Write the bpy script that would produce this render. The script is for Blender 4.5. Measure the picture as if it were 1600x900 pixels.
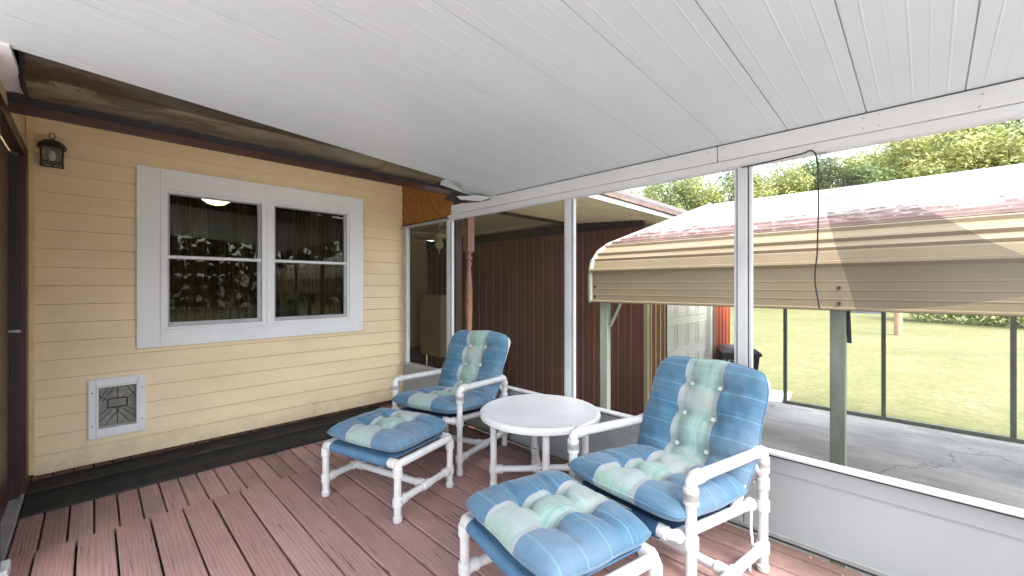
import bpy, bmesh, math, random
from mathutils import Vector, Matrix, noise
random.seed(7)
R = math.radians
for o in list(bpy.data.objects): bpy.data.objects.remove(o)
scn = bpy.context.scene
COL = scn.collection
# ---------------------------------------------------------------- camera, sky, sun, exposure
cam_d = bpy.data.cameras.new('camera'); cam = bpy.data.objects.new('camera', cam_d); COL.objects.link(cam)
cam_d.sensor_width = 36; cam_d.lens = 652/1600*36; cam_d.clip_end = 900; cam_d.clip_start = .02
cam_d.shift_y = -4/1600
cam.location = (0, 0, 1.3); cam.rotation_euler = (R(90), 0, R(44.82-90))
scn.camera = cam
world = bpy.data.worlds.new('World'); scn.world = world; world.use_nodes = True
wn = world.node_tree; bg = wn.nodes['Background']
sky = wn.nodes.new('ShaderNodeTexSky'); sky.sky_type = 'NISHITA'; sky.sun_disc = False
SUN_EL, SUN_AZ = 55, 188          # azimuth clockwise from +y
sky.sun_elevation = R(SUN_EL); sky.sun_rotation = R(SUN_AZ)
sky.air_density = 1.0; sky.dust_density = 3.0; sky.ozone_density = 1.0
bw = wn.nodes.new('ShaderNodeRGBToBW'); wn.links.new(sky.outputs[0], bw.inputs[0])
wm = wn.nodes.new('ShaderNodeMix'); wm.data_type = 'RGBA'; wm.inputs[0].default_value = .65
wn.links.new(sky.outputs[0], wm.inputs[6]); wn.links.new(bw.outputs[0], wm.inputs[7]); wn.links.new(wm.outputs[2], bg.inputs[0]); bg.inputs[1].default_value = .15
sun_d = bpy.data.lights.new('sun', 'SUN'); sun_d.energy = 1.1; sun_d.angle = R(22); sun_d.color = (1, .97, .92)
sun = bpy.data.objects.new('sun', sun_d); COL.objects.link(sun)
a = R(SUN_AZ)
dirv = Vector((math.sin(a)*math.cos(R(SUN_EL)), math.cos(a)*math.cos(R(SUN_EL)), math.sin(R(SUN_EL))))
sun.rotation_euler = dirv.to_track_quat('Z', 'Y').to_euler(); sun.location = (0, -10, 20)
scn.view_settings.view_transform = 'Standard'; scn.view_settings.look = 'None'
scn.view_settings.gamma = 1; scn.view_settings.exposure = 2.83
try:
    scn.view_settings.use_white_balance = True; scn.view_settings.white_balance_temperature = 6200; scn.view_settings.white_balance_tint = 10
except Exception: pass
scn.view_settings.use_curve_mapping = False
scn.render.engine = 'CYCLES'
scn.cycles.max_bounces = 10; scn.cycles.diffuse_bounces = 6; scn.cycles.transparent_max_bounces = 16

# ---------------------------------------------------------------- materials
def new_mat(name):
    m = bpy.data.materials.new(name); m.use_nodes = True
    return m, m.node_tree.nodes, m.node_tree.links, m.node_tree.nodes['Principled BSDF']
def coords(n, l, sc=(1,1,1), kind='Object', rot=(0,0,0)):
    t = n.new('ShaderNodeTexCoord'); mp = n.new('ShaderNodeMapping'); mp.inputs['Scale'].default_value = sc
    mp.inputs['Rotation'].default_value = rot
    l.new(t.outputs[kind], mp.inputs[0]); return mp.outputs[0]
def noise_n(n, l, vec, scale, detail=5, rough=.6, dist=0):
    x = n.new('ShaderNodeTexNoise'); x.inputs['Scale'].default_value = scale
    x.inputs['Detail'].default_value = detail; x.inputs['Roughness'].default_value = rough
    x.inputs['Distortion'].default_value = dist
    l.new(vec, x.inputs['Vector']); return x.outputs['Fac']
def ramp(n, l, fac, stops):
    r = n.new('ShaderNodeValToRGB'); e = r.color_ramp.elements
    while len(e) < len(stops): e.new(.5)
    for i, (p, c) in enumerate(stops):
        e[i].position = p; e[i].color = (c[0], c[1], c[2], 1) if hasattr(c, '__len__') else (c, c, c, 1)
    l.new(fac, r.inputs[0]); return r.outputs[0]
def mix(n, l, fac, a_, b_, mode='MIX'):
    m = n.new('ShaderNodeMix'); m.data_type = 'RGBA'; m.blend_type = mode
    for i, v in ((0, fac), (6, a_), (7, b_)):
        if isinstance(v, bpy.types.NodeSocket): l.new(v, m.inputs[i])
        elif i == 0: m.inputs[0].default_value = v
        else: m.inputs[i].default_value = (v[0], v[1], v[2], 1)
    return m.outputs[2]
def mth(n, l, op, a_, b_=None, c_=None):
    m = n.new('ShaderNodeMath'); m.operation = op
    for i, v in enumerate((a_, b_, c_)):
        if v is None: continue
        if isinstance(v, bpy.types.NodeSocket): l.new(v, m.inputs[i])
        else: m.inputs[i].default_value = v
    return m.outputs[0]
def bump(n, l, b, h, strength=.3, dist=.002):
    x = n.new('ShaderNodeBump'); x.inputs['Strength'].default_value = strength; x.inputs['Distance'].default_value = dist
    l.new(h, x.inputs['Height']); l.new(x.outputs[0], b.inputs['Normal'])
def simple(name, c1, c2=None, scale=6, sc=(1,1,1), rough=.5, metal=0, bs=.15, bd=.002, spec=None, lo=.35, hi=.7):
    """two-tone noise-mottled surface with slight bump and gloss variation"""
    m, n, l, b = new_mat(name)
    c2 = c2 or tuple(v*.82 for v in c1)
    v = coords(n, l, sc); f = noise_n(n, l, v, scale)
    l.new(ramp(n, l, f, [(lo, c1), (hi, c2)]), b.inputs['Base Color'])
    g = noise_n(n, l, v, scale*3.1)
    l.new(ramp(n, l, g, [(.3, max(0, rough-.08)), (.75, min(1, rough+.1))]), b.inputs['Roughness'])
    b.inputs['Metallic'].default_value = metal
    if spec is not None: b.inputs['Specular IOR Level'].default_value = spec
    bump(n, l, b, noise_n(n, l, v, scale*8), bs, bd)
    return m
M = {}
M['white'] = simple('white_paint', (.80,.81,.81), (.73,.74,.74), 3, rough=.42, bs=.1, lo=.45, hi=.85)
M['white_wood'] = simple('painted_board', (.58,.58,.575), (.48,.485,.48), 5, sc=(1,.25,1), rough=.5, bs=.3, lo=.45, hi=.85)
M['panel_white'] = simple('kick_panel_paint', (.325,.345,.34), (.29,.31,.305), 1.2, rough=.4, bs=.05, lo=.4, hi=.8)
M['frame'] = simple('screen_frame_paint', (.55,.56,.56), (.46,.47,.47), 4, rough=.45)
M['pvc'] = simple('white_pvc', (.58,.57,.55), (.42,.40,.345), 9, rough=.34, bs=.06, lo=.5, hi=.85)
M['table'] = simple('table_plastic', (.72,.715,.70), (.62,.61,.585), 5, rough=.4, bs=.25, bd=.001, lo=.4, hi=.8)
M['grey_metal'] = simple('grey_aluminium', (.42,.43,.44), (.32,.33,.34), 8, rough=.4, metal=.3)
M['seam'] = simple('dark_seam', (.03,.03,.03), rough=.8)
M['black_metal'] = simple('black_lantern_metal', (.012,.012,.013), (.02,.02,.02), 20, rough=.45)
M['sash_grey'] = simple('sash_shadow_grey', (.30,.30,.29), (.22,.22,.21), 10, rough=.5)  # plain grey for the kick panel bead
M['maroon'] = simple('maroon_paint', (.075,.022,.016), (.03,.012,.010), 6, sc=(3,3,.6), rough=.42, bs=.3)
M['maroon_dk'] = simple('maroon_dark', (.035,.012,.010), (.018,.008,.007), 6, sc=(3,3,.6), rough=.5, bs=.3)
M['fascia'] = simple('brown_fascia_paint', (.075,.026,.014), (.025,.011,.007), 5, sc=(.5,3,3), rough=.55, bs=.3)
M['osb'] = simple('orange_brown_board', (.36,.15,.022), (.20,.075,.012), 28, rough=.7, bs=.6, bd=.003, lo=.38, hi=.62)
M['cream_wall'] = simple('cream_wall', (.50,.42,.24), (.42,.35,.19), 3, rough=.6)
M['cream_ceiling'] = simple('cream_ceiling', (.66,.56,.36), (.55,.46,.28), 3, rough=.6)
M['trim_cream'] = simple('cream_trim', (.70,.55,.30), (.60,.46,.24), 3, rough=.5)
M['terracotta'] = simple('faded_terracotta_post', (.24,.115,.07), (.17,.075,.045), 7, rough=.55, bs=.3)
M['yellow_rib'] = simple('yellow_brown_rib', (.26,.12,.035), (.16,.06,.02), 4, sc=(4,4,.5), rough=.5)
M['orange'] = simple('orange_red_metal', (.42,.09,.035), (.32,.06,.025), 4, sc=(4,4,.5), rough=.45)
M['door_white'] = simple('garage_door_white', (.78,.77,.70), (.68,.67,.60), 3, rough=.5)
M['galv'] = simple('galvanised_steel', (.17,.19,.145), (.11,.125,.095), 14, sc=(1,1,.3), rough=.45, metal=.25)  # shade and green reflection put into the steel's colour
M['galv_light'] = simple('pale_galvanised_steel', (.34,.36,.30), (.24,.27,.20), 14, sc=(1,1,.3), rough=.45, metal=.2)  # same steel with a lit tone put into the colour
M['bin'] = simple('black_bin_plastic', (.018,.018,.02), (.035,.035,.036), 7, rough=.4)
M['bin_lid'] = simple('grey_bin_lid', (.11,.12,.14), (.08,.085,.10), 7, rough=.4)
M['chalk'] = simple('white_marker', (.65,.65,.60), (.4,.4,.38), 30, rough=.8)
M['pole'] = simple('weathered_pole', (.45,.30,.18), (.30,.19,.11), 9, sc=(1,1,.15), rough=.8, bs=.5)
M['bark'] = simple('bark', (.12,.085,.055), (.06,.045,.03), 5, sc=(1,1,.3), rough=.9, bs=.6, bd=.02)
M['shingle'] = simple('grey_brown_shingle', (.13,.11,.10), (.085,.07,.062), 9, rough=.9, bs=.6, bd=.01)
M['rust_edge'] = simple('rusty_edge', (.13,.06,.035), (.20,.15,.11), 6, rough=.7)
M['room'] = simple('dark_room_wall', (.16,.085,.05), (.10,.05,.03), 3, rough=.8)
M['navy'] = simple('navy_sling', (.03,.08,.16), (.02,.05,.11), 15, rough=.85, bs=.4)
M['sling'] = simple('blue_sling', (.055,.13,.22), (.085,.17,.26), 9, sc=(1,6,1), rough=.85, bs=.4)
M['fan_cream'] = simple('cream_fan', (.62,.56,.38), (.5,.45,.3), 5, rough=.5)
M['button'] = simple('cream_button', (.80,.80,.74), (.7,.7,.62), 20, rough=.4)
M['strap'] = simple('off_white_strap', (.74,.73,.70), (.6,.6,.57), 30, rough=.8)
M['dark_floor'] = simple('dark_concrete', (.10,.09,.08), (.06,.055,.05), 3, rough=.8)
M['house_dark'] = simple('underside_dark', (.05,.035,.025), (.03,.02,.015), 3, rough=.9)
M['roofing'] = simple('roof_sheet', (.6,.6,.6), rough=.5)
M['cord'] = simple('black_cord', (.012,.012,.012), rough=.6)
M['patio'] = simple('pale_patio_concrete', (.52,.52,.50), (.44,.44,.42), 1.5, rough=.8, bs=.3)  # surface of the unseen added slabs, pale for their bounce
M['tarp'] = simple('dark_tarp', (.03,.035,.045), rough=.6)

def siding_mat():
    m, n, l, b = new_mat('yellow_vinyl_siding')
    v = coords(n, l, (.6,1,5)); f = noise_n(n, l, v, 2.2, 4)
    c = ramp(n, l, f, [(.3, (.82,.67,.42)), (.7, (.76,.61,.37))])
    v2 = coords(n, l, (1,1,1)); g = noise_n(n, l, v2, 2.6, 6, .7)
    c = mix(n, l, ramp(n, l, g, [(.50, 0), (.78, .25)]), c, (.52,.40,.20))
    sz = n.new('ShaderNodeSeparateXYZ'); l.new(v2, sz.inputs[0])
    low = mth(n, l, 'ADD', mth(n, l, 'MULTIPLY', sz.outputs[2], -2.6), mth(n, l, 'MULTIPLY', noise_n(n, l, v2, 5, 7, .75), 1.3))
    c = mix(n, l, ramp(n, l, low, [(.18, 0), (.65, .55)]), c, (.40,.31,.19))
    sp = noise_n(n, l, v2, 38, 3, .6); c = mix(n, l, ramp(n, l, sp, [(.72, 0), (.76, .5)]), c, (.33,.24,.13))
    vg = coords(n, l, (1.5,1.5,45)); h = noise_n(n, l, vg, 3, 4, .6)
    l.new(c, b.inputs['Base Color']); b.inputs['Roughness'].default_value = .5
    bump(n, l, b, h, .18, .0015); return m
M['siding'] = siding_mat()

def deck_mat(name, weather):
    m, n, l, b = new_mat(name)
    at_ = n.new('ShaderNodeAttribute'); at_.attribute_name = 'bid'
    tc = n.new('ShaderNodeTexCoord')
    sep = n.new('ShaderNodeSeparateXYZ'); l.new(tc.outputs['Object'], sep.inputs[0])
    off = mth(n, l, 'MULTIPLY', at_.outputs['Fac'], 37.0)
    com = n.new('ShaderNodeCombineXYZ')
    l.new(mth(n, l, 'ADD', sep.outputs[0], 0), com.inputs[0]); l.new(mth(n, l, 'ADD', sep.outputs[1], off), com.inputs[1]); l.new(off, com.inputs[2])
    def mapd(sc):
        mp = n.new('ShaderNodeMapping'); mp.inputs['Scale'].default_value = sc; l.new(com.outputs[0], mp.inputs[0]); return mp.outputs[0]
    # long wavy grain
    big = noise_n(n, l, mapd((5, 1.2, 1)), 1.6, 3, .5)
    grain = n.new('ShaderNodeTexWave'); grain.wave_type = 'BANDS'; grain.bands_direction = 'X'
    grain.inputs['Scale'].default_value = 17; grain.inputs['Distortion'].default_value = 13; grain.inputs['Detail'].default_value = 3
    grain.inputs['Detail Scale'].default_value = .5; l.new(mapd((1, .10, 1)), grain.inputs['Vector'])
    fine = noise_n(n, l, mapd((55, 2.2, 1)), 2.2, 5, .65)
    crack = noise_n(n, l, mapd((48, 1.9, 1)), 2.0, 3, .5, .3)
    patch = noise_n(n, l, mapd((3.5, 1.4, 1)), 1.5, 4, .6)
    bid_t = ramp(n, l, at_.outputs['Fac'], [(0, (.28,.155,.135)), (.35, (.38,.228,.202)), (.7, (.33,.185,.16)), (1, (.46,.305,.275))])
    c = mix(n, l, mth(n, l, 'MULTIPLY', ramp(n, l, grain.outputs['Fac'], [(.15, 1), (.5, 0)]), .30), bid_t, (.17,.082,.068))
    c = mix(n, l, ramp(n, l, fine, [(.50, 0), (.75, .38)]), c, (.50,.36,.33))
    c = mix(n, l, ramp(n, l, patch, [(.50, 0), (.72, weather)]), c, (.19,.145,.12))
    ck = ramp(n, l, crack, [(.64, 0), (.69, 1)])
    ckm = mth(n, l, 'MULTIPLY', ck, ramp(n, l, big, [(.44, .1), (.6, .9)]))
    c = mix(n, l, ckm, c, (.07,.032,.026))
    d2 = noise_n(n, l, coords(n, l), 5, 6, .75)
    c = mix(n, l, ramp(n, l, d2, [(.62, 0), (.75, .3)]), c, (.48,.38,.35))
    d3 = noise_n(n, l, coords(n, l), 1.1, 4, .6)
    c = mix(n, l, ramp(n, l, d3, [(.48, 0), (.68, .45)]), c, (.20,.115,.10))
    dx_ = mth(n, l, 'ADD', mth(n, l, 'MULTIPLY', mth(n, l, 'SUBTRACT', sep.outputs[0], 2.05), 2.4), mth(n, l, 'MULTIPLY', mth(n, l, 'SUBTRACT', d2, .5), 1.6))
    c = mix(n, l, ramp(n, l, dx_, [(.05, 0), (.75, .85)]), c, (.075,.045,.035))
    l.new(c, b.inputs['Base Color']); l.new(ramp(n, l, patch, [(.3, .55), (.7, .75)]), b.inputs['Roughness'])
    hh = mth(n, l, 'SUBTRACT', mth(n, l, 'ADD', mth(n, l, 'MULTIPLY', fine, .4), mth(n, l, 'MULTIPLY', grain.outputs['Fac'], .4)), ckm)
    bump(n, l, b, hh, .6, .003); return m
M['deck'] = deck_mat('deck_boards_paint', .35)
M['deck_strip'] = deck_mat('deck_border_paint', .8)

def ceiling_mat():
    m, n, l, b = new_mat('white_ceiling_panel')
    v = coords(n, l, (.5,1,1)); f = noise_n(n, l, v, 1.4, 5, .6)
    c = ramp(n, l, f, [(.3, (.535,.58,.59)), (.75, (.47,.515,.525))])
    s = noise_n(n, l, coords(n, l), 11, 3, .5)
    c = mix(n, l, ramp(n, l, s, [(.76, 0), (.80, .5)]), c, (.25,.22,.18))
    st = noise_n(n, l, coords(n, l, (.35, 14, 1)), 2.2, 4, .6)
    c = mix(n, l, ramp(n, l, st, [(.5, 0), (.8, .22)]), c, (.52,.52,.515))
    l.new(c, b.inputs['Base Color']); b.inputs['Roughness'].default_value = .45
    bump(n, l, b, noise_n(n, l, v, 5), .2, .006); return m
M['ceiling'] = ceiling_mat()

def mat_rubber():
    m, n, l, b = new_mat('black_rubber_mat')
    v = coords(n, l, (.5,1,1)); f = noise_n(n, l, v, 3, 6, .7)
    c = ramp(n, l, f, [(.35, (.007,.008,.009)), (.7, (.020,.021,.022))])
    g = noise_n(n, l, coords(n, l), 5, 8, .75)
    c = mix(n, l, ramp(n, l, g, [(.60, 0), (.78, .35)]), c, (.07,.068,.06))
    l.new(c, b.inputs['Base Color']); l.new(ramp(n, l, g, [(.3, .5), (.7, .8)]), b.inputs['Roughness']); b.inputs['Specular IOR Level'].default_value = .3
    bump(n, l, b, noise_n(n, l, v, 25), .4, .003); return m
M['rubber'] = mat_rubber()

def gutter_mat(name, tone=1.0):
    m, n, l, b = new_mat(name)
    t = lambda c: tuple(x*tone for x in c)
    v = coords(n, l, (.5,1.5,1.5)); f = noise_n(n, l, v, 2.5, 5, .6)
    c = ramp(n, l, f, [(.3, t((.30,.26,.175))), (.7, t((.17,.135,.08)))])
    g = noise_n(n, l, coords(n, l, (.8,2,2)), 4, 7, .7, .6)
    sx = n.new('ShaderNodeSeparateXYZ'); l.new(coords(n, l), sx.inputs[0])
    left = mth(n, l, 'MULTIPLY', ramp(n, l, sx.outputs[0], [(0, 1), (.9, .35)]), 1)
    st = mth(n, l, 'MULTIPLY', ramp(n, l, g, [(.49, 0), (.54, .92)]), left)
    c = mix(n, l, st, c, (.045,.028,.012))
    p = noise_n(n, l, coords(n, l), 16, 5, .6)
    c = mix(n, l, mth(n, l, 'MULTIPLY', ramp(n, l, p, [(.66, 0), (.69, 1)]), left), c, (.02,.014,.010))
    l.new(c, b.inputs['Base Color']); b.inputs['Roughness'].default_value = .4; b.inputs['Metallic'].default_value = .15
    bump(n, l, b, f, .3, .01); return m
M['gutter'] = gutter_mat('stained_tan_gutter', .8)
M['gutter_dk'] = gutter_mat('brown_gutter_lip', .33)  # same gutter metal, darkened to put shade into the front face

def brown_metal():
    m, n, l, b = new_mat('brown_ribbed_metal')
    f = noise_n(n, l, coords(n, l, (1,1,.35)), 2.2, 6, .7)
    c = ramp(n, l, f, [(.3, (.23,.075,.042)), (.7, (.12,.050,.030))])
    l.new(c, b.inputs['Base Color']); b.inputs['Roughness'].default_value = .42
    bump(n, l, b, f, .2, .005); return m
M['brown_metal'] = brown_metal()
M['rib_worn'] = simple('worn_rib_edge', (.40,.20,.12), (.22,.11,.07), 5, sc=(1,1,.5), rough=.45)

def carport_mat():
    m, n, l, b = new_mat('tan_carport_steel')
    v = coords(n, l, (4,.6,1)); f = noise_n(n, l, v, 2, 5, .6)
    c = ramp(n, l, f, [(.3, (.255,.20,.12)), (.75, (.195,.15,.088))])
    dr = noise_n(n, l, coords(n, l, (1,9,.5)), 1.6, 5, .7)
    c = mix(n, l, ramp(n, l, dr, [(.5, 0), (.8, .45)]), c, (.20,.145,.09))
    l.new(c, b.inputs['Base Color']); b.inputs['Roughness'].default_value = .38; b.inputs['Metallic'].default_value = .1
    return m
M['carport'] = carport_mat()
def carport_roof_mat():
    m, n, l, b = new_mat('white_carport_roof_rusting_at_the_eave')
    v = coords(n, l, (1,.7,1)); f = noise_n(n, l, v, 1.5, 5, .6)
    c = ramp(n, l, f, [(.3, (.40,.39,.37)), (.75, (.29,.275,.25))])
    sx = n.new('ShaderNodeSeparateXYZ'); l.new(coords(n, l), sx.inputs[0])
    # rust lives on a strip along the eave bend
    near = ramp(n, l, mth(n, l, 'SUBTRACT', sx.outputs[0], 3.6), [(0, .3), (.07, .34), (.6, .25), (.9, 0)])
    r1 = noise_n(n, l, coords(n, l, (2.0,1.3,1)), 9, 7, .75)
    fac = ramp(n, l, mth(n, l, 'ADD', r1, near), [(.665, 0), (.76, .95)])
    rc = ramp(n, l, noise_n(n, l, coords(n, l, (1,1,1)), 9, 4), [(.35, (.085,.034,.022)), (.65, (.16,.088,.066))])
    c = mix(n, l, fac, c, rc)
    l.new(c, b.inputs['Base Color']); b.inputs['Roughness'].default_value = .5
    return m
M['carport_roof'] = carport_roof_mat()

def concrete_mat():
    m, n, l, b = new_mat('stained_concrete')
    v = coords(n, l); f = noise_n(n, l, coords(n, l, (1,.45,1)), .9, 7, .65)
    c = ramp(n, l, f, [(.32, (.25,.24,.22)), (.5, (.45,.435,.40)), (.66, (.70,.68,.63))])
    g = noise_n(n, l, v, 30, 4, .7)
    c = mix(n, l, ramp(n, l, g, [(.4, 0), (.8, .25)]), c, (.2,.19,.17))
    vo = n.new('ShaderNodeTexVoronoi'); vo.feature = 'DISTANCE_TO_EDGE'; vo.inputs['Scale'].default_value = .33
    wv = n.new('ShaderNodeVectorMath'); wv.operation = 'ADD'
    nz = n.new('ShaderNodeTexNoise'); nz.inputs['Scale'].default_value = 2.2; nz.inputs['Detail'].default_value = 6; l.new(v, nz.inputs['Vector'])
    l.new(v, wv.inputs[0]); l.new(nz.outputs['Color'], wv.inputs[1]); l.new(wv.outputs[0], vo.inputs['Vector'])
    c = mix(n, l, ramp(n, l, vo.outputs['Distance'], [(.001, .6), (.008, 0)]), c, (.12,.115,.105))
    l.new(c, b.inputs['Base Color']); b.inputs['Roughness'].default_value = .75
    bump(n, l, b, g, .3, .004); return m
M['concrete'] = concrete_mat()
def grass_mat(name, blades=False):
    m, n, l, b = new_mat(name)
    v = coords(n, l, (1,1,1)); f = noise_n(n, l, v, .22, 8, .7)
    c = ramp(n, l, f, [(.3, (.085,.098,.022)), (.5, (.135,.132,.038)), (.68, (.19,.16,.07))])
    g = noise_n(n, l, v, 2.6, 8, .8)
    c = mix(n, l, ramp(n, l, g, [(.45, 0), (.72, .6)]), c, (.21,.195,.095))
    h = noise_n(n, l, v, .8, 8, .8)
    c = mix(n, l, ramp(n, l, h, [(.56, 0), (.70, .75)]), c, (.25,.18,.125))
    if not blades:
        k = noise_n(n, l, coords(n, l, (1,1,1)), 7, 8, .85)
        c = mix(n, l, ramp(n, l, k, [(.38, .6), (.58, 0)]), c, (.055,.065,.018))
        bump(n, l, b, k, .5, .02)
    l.new(c, b.inputs['Base Color']); b.inputs['Roughness'].default_value = .8
    return m
M['grass'] = grass_mat('lawn_grass'); M['blades'] = grass_mat('grass_blade', True)
def leaf_mat(name, c1, c2, c3):
    m, n, l, b = new_mat(name)
    v = coords(n, l); f = noise_n(n, l, v, .55, 4, .7)
    c = ramp(n, l, f, [(.35, c1), (.55, c2), (.72, c3)])
    k = noise_n(n, l, v, 6, 2)
    c = mix(n, l, ramp(n, l, k, [(.4, 0), (.7, .5)]), c, c3)
    l.new(c, b.inputs['Base Color']); b.inputs['Roughness'].default_value = .6
    tr = n.new('ShaderNodeBsdfTranslucent'); l.new(c, tr.inputs[0])
    ms = n.new('ShaderNodeMixShader'); ms.inputs[0].default_value = .35
    l.new(b.outputs[0], ms.inputs[1]); l.new(tr.outputs[0], ms.inputs[2]); l.new(ms.outputs[0], n['Material Output'].inputs[0])
    return m
M['leaf_a'] = leaf_mat('leaf_green', (.13,.18,.055), (.22,.27,.09), (.34,.35,.13))
M['leaf_b'] = leaf_mat('leaf_yellow_green', (.19,.23,.07), (.31,.33,.10), (.46,.42,.15))
M['leaf_dk'] = leaf_mat('leaf_deep', (.03,.045,.015), (.05,.07,.022), (.08,.095,.03))
M['leaf_c'] = leaf_mat('leaf_dark', (.07,.12,.04), (.13,.185,.06), (.20,.23,.08))

def glass_mat():
    m, n, l, b = new_mat('window_glass')
    g = n.new('ShaderNodeBsdfGlossy'); g.inputs['Roughness'].default_value = .015; g.inputs[0].default_value = (.33,.34,.29,1)
    t = n.new('ShaderNodeBsdfTransparent'); t.inputs[0].default_value = (.75,.78,.72,1)
    fr = n.new('ShaderNodeFresnel'); fr.inputs[0].default_value = 1.5
    f = mth(n, l, 'ADD', mth(n, l, 'MULTIPLY', fr.outputs[0], 1.0), .02)
    ms = n.new('ShaderNodeMixShader'); l.new(f, ms.inputs[0]); l.new(t.outputs[0], ms.inputs[1]); l.new(g.outputs[0], ms.inputs[2])
    l.new(ms.outputs[0], n['Material Output'].inputs[0]); return m
M['glass'] = glass_mat()
def screen_mat(name, opac, col):
    m, n, l, b = new_mat(name)
    b.inputs['Base Color'].default_value = (*col, 1); b.inputs['Roughness'].default_value = .7
    t = n.new('ShaderNodeBsdfTransparent')
    f = noise_n(n, l, coords(n, l), 5, 4)
    fac = ramp(n, l, f, [(.3, opac*.9), (.7, opac*1.1)])
    ms = n.new('ShaderNodeMixShader'); l.new(fac, ms.inputs[0]); l.new(t.outputs[0], ms.inputs[1]); l.new(b.outputs[0], ms.inputs[2])
    l.new(ms.outputs[0], n['Material Output'].inputs[0]); return m
M['screen'] = screen_mat('insect_screen', .22, (.10,.085,.06))
M['screen_torn'] = screen_mat('loose_insect_screen', .47, (.06,.052,.042))
M['screen_faint'] = screen_mat('thin_insect_screen', .07, (.2,.2,.18))
def curtain_mat():
    m, n, l, b = new_mat('brown_sheer_curtain')
    f = noise_n(n, l, coords(n, l, (22,1,.4)), 2, 4, .6)
    l.new(ramp(n, l, f, [(.40, (.035,.02,.010)), (.60, (.15,.085,.045))]), b.inputs['Base Color'])
    b.inputs['Roughness'].default_value = .9
    t = n.new('ShaderNodeBsdfTransparent'); ms = n.new('ShaderNodeMixShader'); ms.inputs[0].default_value = .8
    l.new(t.outputs[0], ms.inputs[1]); l.new(b.outputs[0], ms.inputs[2]); l.new(ms.outputs[0], n['Material Output'].inputs[0])
    return m
M['curtain'] = curtain_mat()
def emis(name, c, s):
    m, n, l, b = new_mat(name); b.inputs['Base Color'].default_value = (.9,.85,.75,1)
    b.inputs['Emission Color'].default_value = (*c, 1); b.inputs['Emission Strength'].default_value = s; return m
M['lamp'] = emis('lit_lamp_globe', (1,.72,.42), 7)
def frosted():
    m, n, l, b = new_mat('lantern_glass'); b.inputs['Base Color'].default_value = (.75,.74,.6,1)
    f = noise_n(n, l, coords(n, l), 30, 3)
    l.new(ramp(n, l, f, [(.4, (.45,.45,.36)), (.7, (.14,.15,.09))]), b.inputs['Base Color'])
    b.inputs['Roughness'].default_value = .15; b.inputs['Alpha'].default_value = .4; return m
M['lantern_glass'] = frosted()
M['flap'] = simple('smoky_flap_plastic', (.17,.17,.14), (.25,.25,.21), 8, rough=.25, bs=.2)
M['flap_line'] = simple('flap_groove', (.02,.018,.015), rough=.6)

def cushion_mat():
    """UV.x runs across the cushion (0..1), UV.y front to back in metres/0.1"""
    m, n, l, b = new_mat('blue_plaid_cushion_fabric')
    uv = n.new('ShaderNodeUVMap'); sp = n.new('ShaderNodeSeparateXYZ'); l.new(uv.outputs[0], sp.inputs[0])
    u, v = sp.outputs[0], sp.outputs[1]
    wob = noise_n(n, l, coords(n, l), 3, 4)
    blue = ramp(n, l, wob, [(.3, (.042,.108,.175)), (.5, (.062,.148,.225)), (.7, (.11,.19,.255))])
    vio = noise_n(n, l, coords(n, l), 5, 3)
    blue = mix(n, l, ramp(n, l, vio, [(.5, 0), (.75, .55)]), blue, (.13,.16,.21))
    # streaky threads along the bands
    cu = n.new('ShaderNodeCombineXYZ'); l.new(mth(n, l, 'MULTIPLY', u, 34), cu.inputs[0]); l.new(mth(n, l, 'MULTIPLY', v, .35), cu.inputs[1])
    st = noise_n(n, l, cu.outputs[0], 1, 3, .6)
    cv = n.new('ShaderNodeCombineXYZ'); l.new(mth(n, l, 'MULTIPLY', u, 1.2), cv.inputs[0]); l.new(mth(n, l, 'MULTIPLY', v, 5.5), cv.inputs[1])
    sv = noise_n(n, l, cv.outputs[0], 1, 3, .6)
    blue = mix(n, l, ramp(n, l, sv, [(.5, 0), (.7, .5)]), blue, (.075,.21,.31))
    # thin turquoise cross lines
    fr = mth(n, l, 'FRACT', mth(n, l, 'MULTIPLY', v, .95))
    ln = mth(n, l, 'LESS_THAN', mth(n, l, 'ABSOLUTE', mth(n, l, 'SUBTRACT', fr, .5)), .035)
    blue = mix(n, l, mth(n, l, 'MULTIPLY', ln, .38), blue, (.15,.35,.43))
    green = ramp(n, l, st, [(.3, (.16,.32,.28)), (.5, (.26,.37,.31)), (.7, (.36,.40,.34))])
    blk = mth(n, l, 'SINE', mth(n, l, 'MULTIPLY', v, 1.9))
    green = mix(n, l, ramp(n, l, blk, [(.2, 0), (.7, .75)]), green, (.35,.375,.345))
    green = mix(n, l, mth(n, l, 'MULTIPLY', ln, .5), green, (.28,.46,.46))
    d = mth(n, l, 'ABSOLUTE', mth(n, l, 'SUBTRACT', u, .5))
    green = mix(n, l, ramp(n, l, d, [(.12, 0), (.168, .65)]), green, (.34,.32,.35))
    band = mth(n, l, 'LESS_THAN', d, .172)
    c = mix(n, l, band, blue, green)
    fade = noise_n(n, l, coords(n, l), 2.0, 5, .7)
    c = mix(n, l, ramp(n, l, fade, [(.5, 0), (.8, .3)]), c, (.26,.30,.34))
    l.new(c, b.inputs['Base Color']); b.inputs['Roughness'].default_value = .8
    b.inputs['Sheen Weight'].default_value = .2
    wv = noise_n(n, l, coords(n, l), 380, 2)
    cr = noise_n(n, l, coords(n, l), 18, 5, .6, .6)
    bump(n, l, b, mth(n, l, 'ADD', mth(n, l, 'MULTIPLY', wv, .12), cr), .5, .008); return m
M['cushion'] = cushion_mat()

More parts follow.
